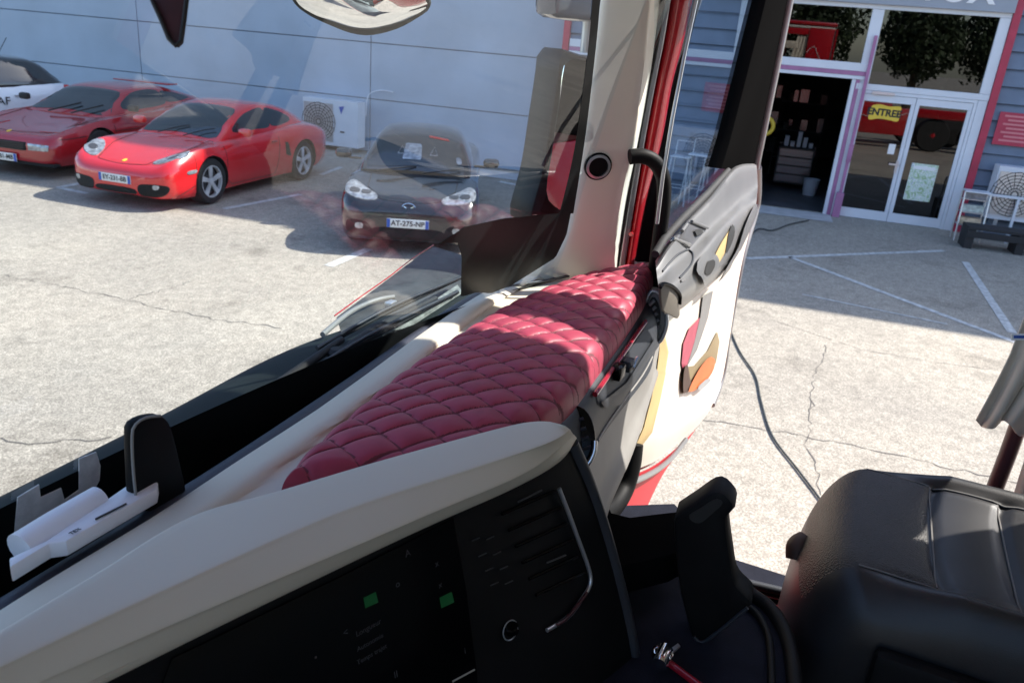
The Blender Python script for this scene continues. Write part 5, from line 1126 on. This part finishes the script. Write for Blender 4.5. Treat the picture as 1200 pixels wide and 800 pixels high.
# ---- passenger seat
seat = empty('passenger_seat', (1.4, -.45, 1.4), 'black leather passenger seat with perforated cushion seen beside the open door', 'seat')
def cushion():
    X0, X1, Y0, Y1, ZT = 1.135, 1.625, -.015, -.78, 1.865
    nu, nv = 70, 120; vs_ = []; fs = []; idx = {}
    for i in range(nu):
        ub = i/(nu-1)*2-1   # across
        for j in range(nv):
            # profile runs from under the front lip up and over to the back
            s = j/(nv-1)
            if s < .4: a = s/.4*math.pi/2; y = Y0-.075+.075*math.sin(a)*1.0; z = ZT-.17+.17*0
            a = min(s/.35, 1)*math.pi/2
            yy = Y0-.085*(1-math.cos(math.pi/2-a)) if False else Y0-.09*(1-math.cos(a))
            zz = ZT-.34+.34*math.sin(a)**.6
            if s > .35: yy = Y0-.09-(s-.35)/.65*(Y0-.09-Y1)
            u = max(-1, min(1, ub*1.07)); side = abs(u)**7; drop = max(abs(ub)*1.07-1, 0)/.07*.26
            x = (X0+X1)/2+u*(X1-X0)/2*(1-.03*math.cos(a))
            yf = .055*abs(u)**3.5      # rounded front corners in plan
            z = zz-.075*side-drop
            if s > .35:
                t = s-.35
                z += .035*math.exp(-((abs(u)-.86)/.13)**2)*min(t/.12, 1)-.012*(1-u*u)*min(t/.1, 1)
                for c in (.115, .225, .34, .46, .58):
                    z -= .010*math.exp(-((t-c)/.006)**2)*(abs(u) < .70)
                z -= .010*math.exp(-((abs(u)-.71)/.018)**2)*min(t/.06, 1)
                if abs(u) < .7: z += .004*abs(math.sin((t-.115)/.1125*math.pi))
            vs_.append((x, yy-yf, z))
    for i in range(nu-1):
        for j in range(nv-1):
            a = i*nv+j; fs.append((a, a+1, a+nv+1, a+nv))
    c = mesh('cushion', vs_, fs, MA['seatperf'], seat, True, smooth=True)
    c.data.materials.append(MA['seatleather'])
    for p in c.data.polygons:
        q = p.center; t = abs((q.x-(X0+X1)/2)/((X1-X0)/2))
        if t > .71 or q.y < Y0-.09-.115*(Y0-.09-Y1)/.65 or q.z < ZT-.10: p.material_index = 1
    b = bvhw(c)
    for t in (.115, .225, .34):
        y = Y0-.09-t/.65*(Y0-.09-Y1)
        pts = []
        for k in range(25):
            x = (X0+X1)/2+(k/12-1)*.69*(X1-X0)/2; h = b.ray_cast(Vector((x, y-.004, 3)), Vector((0, 0, -1)), 4); pts.append(h[0]+Vector((0, 0, .001)))
        tube('seam', pts, .0018, MA['stitch'], c, world=True, seg=5)
    for sgn in (-1, 1):
        pts = []
        for k in range(30):
            x = (X0+X1)/2+sgn*.71*(X1-X0)/2; y = Y0-.10-k*.02; h = b.ray_cast(Vector((x, y, 3)), Vector((0, 0, -1)), 4)
            if h[0]: pts.append(h[0]+Vector((0, 0, .001)))
        tube('seam', pts, .0015, MA['stitch'], c, world=True, seg=5)
    return c
cushion()
box('seat_base', (1.38, -.40, 1.60), (.40, .56, .24), MA['blackpl'], seat, bev=.03, world=True)
box('side_cover', (1.12, -.42, 1.70), (.03, .52, .16), MA['blackpl'], seat, bev=.012, world=True)
loft('backrest', [[(1.14, -.72, 1.8), (1.13, -.80, 2.2), (1.15, -.88, 2.55)], [(1.25, -.66, 1.8), (1.24, -.74, 2.2), (1.26, -.83, 2.6)], [(1.38, -.68, 1.8), (1.38, -.76, 2.2), (1.38, -.84, 2.62)], [(1.52, -.66, 1.8), (1.53, -.74, 2.2), (1.5, -.83, 2.6)], [(1.62, -.72, 1.8), (1.63, -.80, 2.2), (1.61, -.88, 2.55)], [(1.6, -.86, 1.8), (1.6, -.95, 2.2), (1.58, -1.0, 2.55)]], MA['seatleather'], seat, n=24, rn=30)
tube('side_knob', [pz(934, 655, 1.74), pz(936, 640, 1.76), pz(944, 632, 1.77)], [.02, .022, .018], MA['darkbrown'], seat, world=True, smoothn=14, seg=14)
tube('side_knob', [pz(941, 650, 1.745), pz(944, 668, 1.74), pz(940, 684, 1.73)], .012, MA['greypl'], seat, world=True, smoothn=10)
# ---- curtain and pole at the rear of the door opening
XC = 1.80
hem = [(1143, 492), (1150, 499), (1157, 502), (1164, 501), (1170, 495), (1177, 493), (1184, 498), (1191, 508), (1200, 511), (1212, 508), (1240, 500), (1290, 505)]
rws = []
for f in (1.0, .8, .6, .4, .2, 0.0):
    row = []
    for k, (x, y) in enumerate(hem):
        tx, ty = 1192+(k/11)*110, 392-(k/11)*6
        ax = tx+(x-tx)*f**1.15; ay = ty+(y-ty)*f
        row.append(px(ax, ay, XC+.018*math.sin(k*1.9)*(.3+.7*f)))
    rws.append(row)
rws.append([Vector((1.81+.012*math.sin(k*1.9), -.36-k*.035, 2.62)) for k in range(12)])
rws.append([Vector((1.81+.012*math.sin(k*1.9), -.46-k*.028, 3.2)) for k in range(12)])
cu_ = loft('side_curtain', rws, MA['fabric'], None, n=60, rn=40)
cu_.data.materials.clear(); cu_.data.materials.append(MA['fabric'])
md = cu_.modifiers.new('thick', 'SOLIDIFY'); md.thickness = .003
tag(cu_, 'taupe cloth curtain gathered at the rear edge of the door opening', 'curtain')
slab('fabric_tag', [px(x, y, XC-.03) for x, y in ((1185, 391), (1201, 391), (1201, 398), (1185, 398))], Vector((-.003, 0, 0)), MA['letter'], cu_)
slab('tag_print', [px(x, y, XC-.034) for x, y in ((1188, 393), (1201, 393), (1201, 396), (1188, 396))], Vector((-.001, 0, 0)), MA['blue'], cu_)
tube('belt_pole', [px(1200, 480, 1.86), px(1180, 535, 1.86), px(1158, 592, 1.86), px(1130, 660, 1.86)], .017, MA['maroon'], TR, world=True)
tube('belt_pole', [px(1225, 500, 1.84), px(1205, 560, 1.84), px(1180, 640, 1.84)], .017, MA['fabric'], TR, world=True)
# ---- cab shell
RF = 3.42
shell = box('cab_roof', (.42, -.45, RF+.04), (2.9, 2.2, .08), MA['headliner'], TR, bev=.02, world=True)
box('roof_skin', (.42, -.45, RF+.15), (2.98, 2.3, .12), MA['redpaint'], TR, bev=.05, world=True)
box('rear_wall', (.42, -1.55, 2.35), (2.9, .06, 2.1), MA['lining'], TR, world=True)
box('rear_skin', (.42, -1.61, 2.3), (2.98, .05, 2.3), MA['redpaint'], TR, world=True)
header = mesh('windshield_header', [wsp(-1.05, 1.10, .01), wsp(1.72, 1.10, .01), (1.72, .1, RF), (-1.05, .1, RF)], [(0, 1, 2, 3)], MA['headliner'], TR, True)
box('outer_visor', (.35, .42, 3.44), (2.7, .4, .06), MA['redpaint'], TR, bev=.02, world=True)
# right side behind the door opening
box('side_panel', (1.84, -1.17, 2.4), (.07, .76, 2.1), MA['redpaint'], TR, bev=.01, world=True)
box('side_lining', (1.795, -1.17, 2.4), (.015, .76, 2.05), MA['lining'], TR, world=True)
box('roof_rail', (1.80, -.17, 3.32), (.10, 1.2, .20), MA['redpaint'], TR, bev=.01, world=True)
box('added_shade_bar', (1.81, -.12, 2.905), (.03, .80, .22), MA['fabric'], TR, bev=.008, world=True)  # unseen bar added to cast the dark band across the quilted pad
# left side, with an unseen window added to let sky light reach the pillar
box('side_panel', (-1.02, -1.05, 1.68), (.07, 1.0, .66), MA['redpaint'], TR, bev=.01, world=True)
mesh('added_sky_window', [(-1.02, -1.5, 2.02), (-1.02, -.6, 2.02), (-1.02, -.6, 3.2), (-1.02, -1.5, 3.2)], [(0, 1, 2, 3)], MA['doorglass'], TR, True)
box('window_post', (-1.02, -.57, 2.6), (.07, .05, 1.2), MA['redpaint'], TR, world=True)
dd_ = box('driver_door', (-1.55, .60, 2.0), (1.0, .08, 1.3), MA['creamdoor'], TR, bev=.01, world=True)
box('door_skin', (-1.55, .65, 2.0), (1.02, .015, 1.32), MA['redpaint'], dd_, world=True)
mesh('door_glass', [(-2.0, .6, 2.66), (-1.1, .6, 2.66), (-1.1, .55, 3.3), (-1.9, .55, 3.3)], [(0, 1, 2, 3)], MA['doorglass'], dd_, True)
box('roof_rail', (-1.02, .0, 3.32), (.08, 1.1, .18), MA['redpaint'], TR, bev=.01, world=True)
# floor, tunnel and lower body
fl = box('cab_floor', (.42, -.35, 1.36), (2.8, 2.3, .06), MA['navy'], TR, world=True)
box('dash_bulkhead', (.55, .56, 1.73), (2.3, .05, .66), MA['cabdark'], TR, world=True)
box('lower_body', (.42, -.45, .98), (2.86, 2.2, .68), MA['redpaint'], TR, bev=.03, world=True)
box('side_step', (1.86, .05, .55), (.16, .8, .05), MA['silver'], TR, bev=.01, world=True); box('side_step', (1.86, .05, .95), (.14, .8, .05), MA['silver'], TR, bev=.01, world=True)
for sx_ in (1.66, -.82):
    t_ = lathe('wheel', [(.28, -.15), (.48, -.15), (.51, -.11), (.51, .11), (.48, .15), (.28, .15)], MA['tyre'], TR, 'X', 40, (sx_, -1.0, .51), True)
    s2 = 1 if sx_ > 0 else -1
    lathe('rim', [(.28, s2*.12), (.26, s2*.10), (.20, s2*.05), (.12, s2*.06), (.11, s2*.16), (.06, s2*.17)], MA['silver'], t_, 'X', 32, (sx_, -1.0, .51), True)
box('truck_chassis', (.42, -4.3, .85), (.9, 6.6, .3), MA['cabdark'], TR, world=True)
box('side_skirt', (1.80, -3.1, .85), (.10, 2.9, .85), MA['redpaint'], TR, bev=.03, world=True); box('side_skirt', (-.95, -3.1, .85), (.10, 2.9, .85), MA['redpaint'], TR, bev=.03, world=True)
box('rear_fairing', (1.80, -6.1, 1.18), (.10, 3.0, .28), MA['redpaint'], TR, bev=.03, world=True)
tube('pinstripe', [(1.856, -1.8, .8), (1.856, -2.6, 1.0), (1.856, -3.6, .9), (1.856, -4.3, 1.15)], .012, MA['letter'], TR, world=True, smoothn=24)
for yy_ in (-5.25, -6.6):
    for sx_ in (1.62, -.78):
        t_ = lathe('wheel', [(.30, -.16), (.48, -.16), (.52, -.12), (.52, .12), (.48, .16), (.30, .16)], MA['tyre'], TR, 'X', 40, (sx_, yy_, .52), True)
        s2 = 1 if sx_ > 0 else -1
        lathe('rim', [(.30, s2*.13), (.28, s2*.09), (.18, s2*.02), (.14, s2*.02), (.13, s2*.12), (.08, s2*.14)], MA['chrome'], t_, 'X', 32, (sx_, yy_, .52), True)
        lathe('hub', [(.12, s2*.121), (.10, s2*.15), (.04, s2*.17)], MA['redpaint'], t_, 'X', 20, (sx_, yy_, .52), True)
tube('pinstripe', [(1.878, -1.5, 2.2), (1.878, -1.2, 2.6), (1.878, -1.0, 2.9), (1.878, -.8, 2.7)], .008, MA['letter'], TR, world=True, smoothn=20)
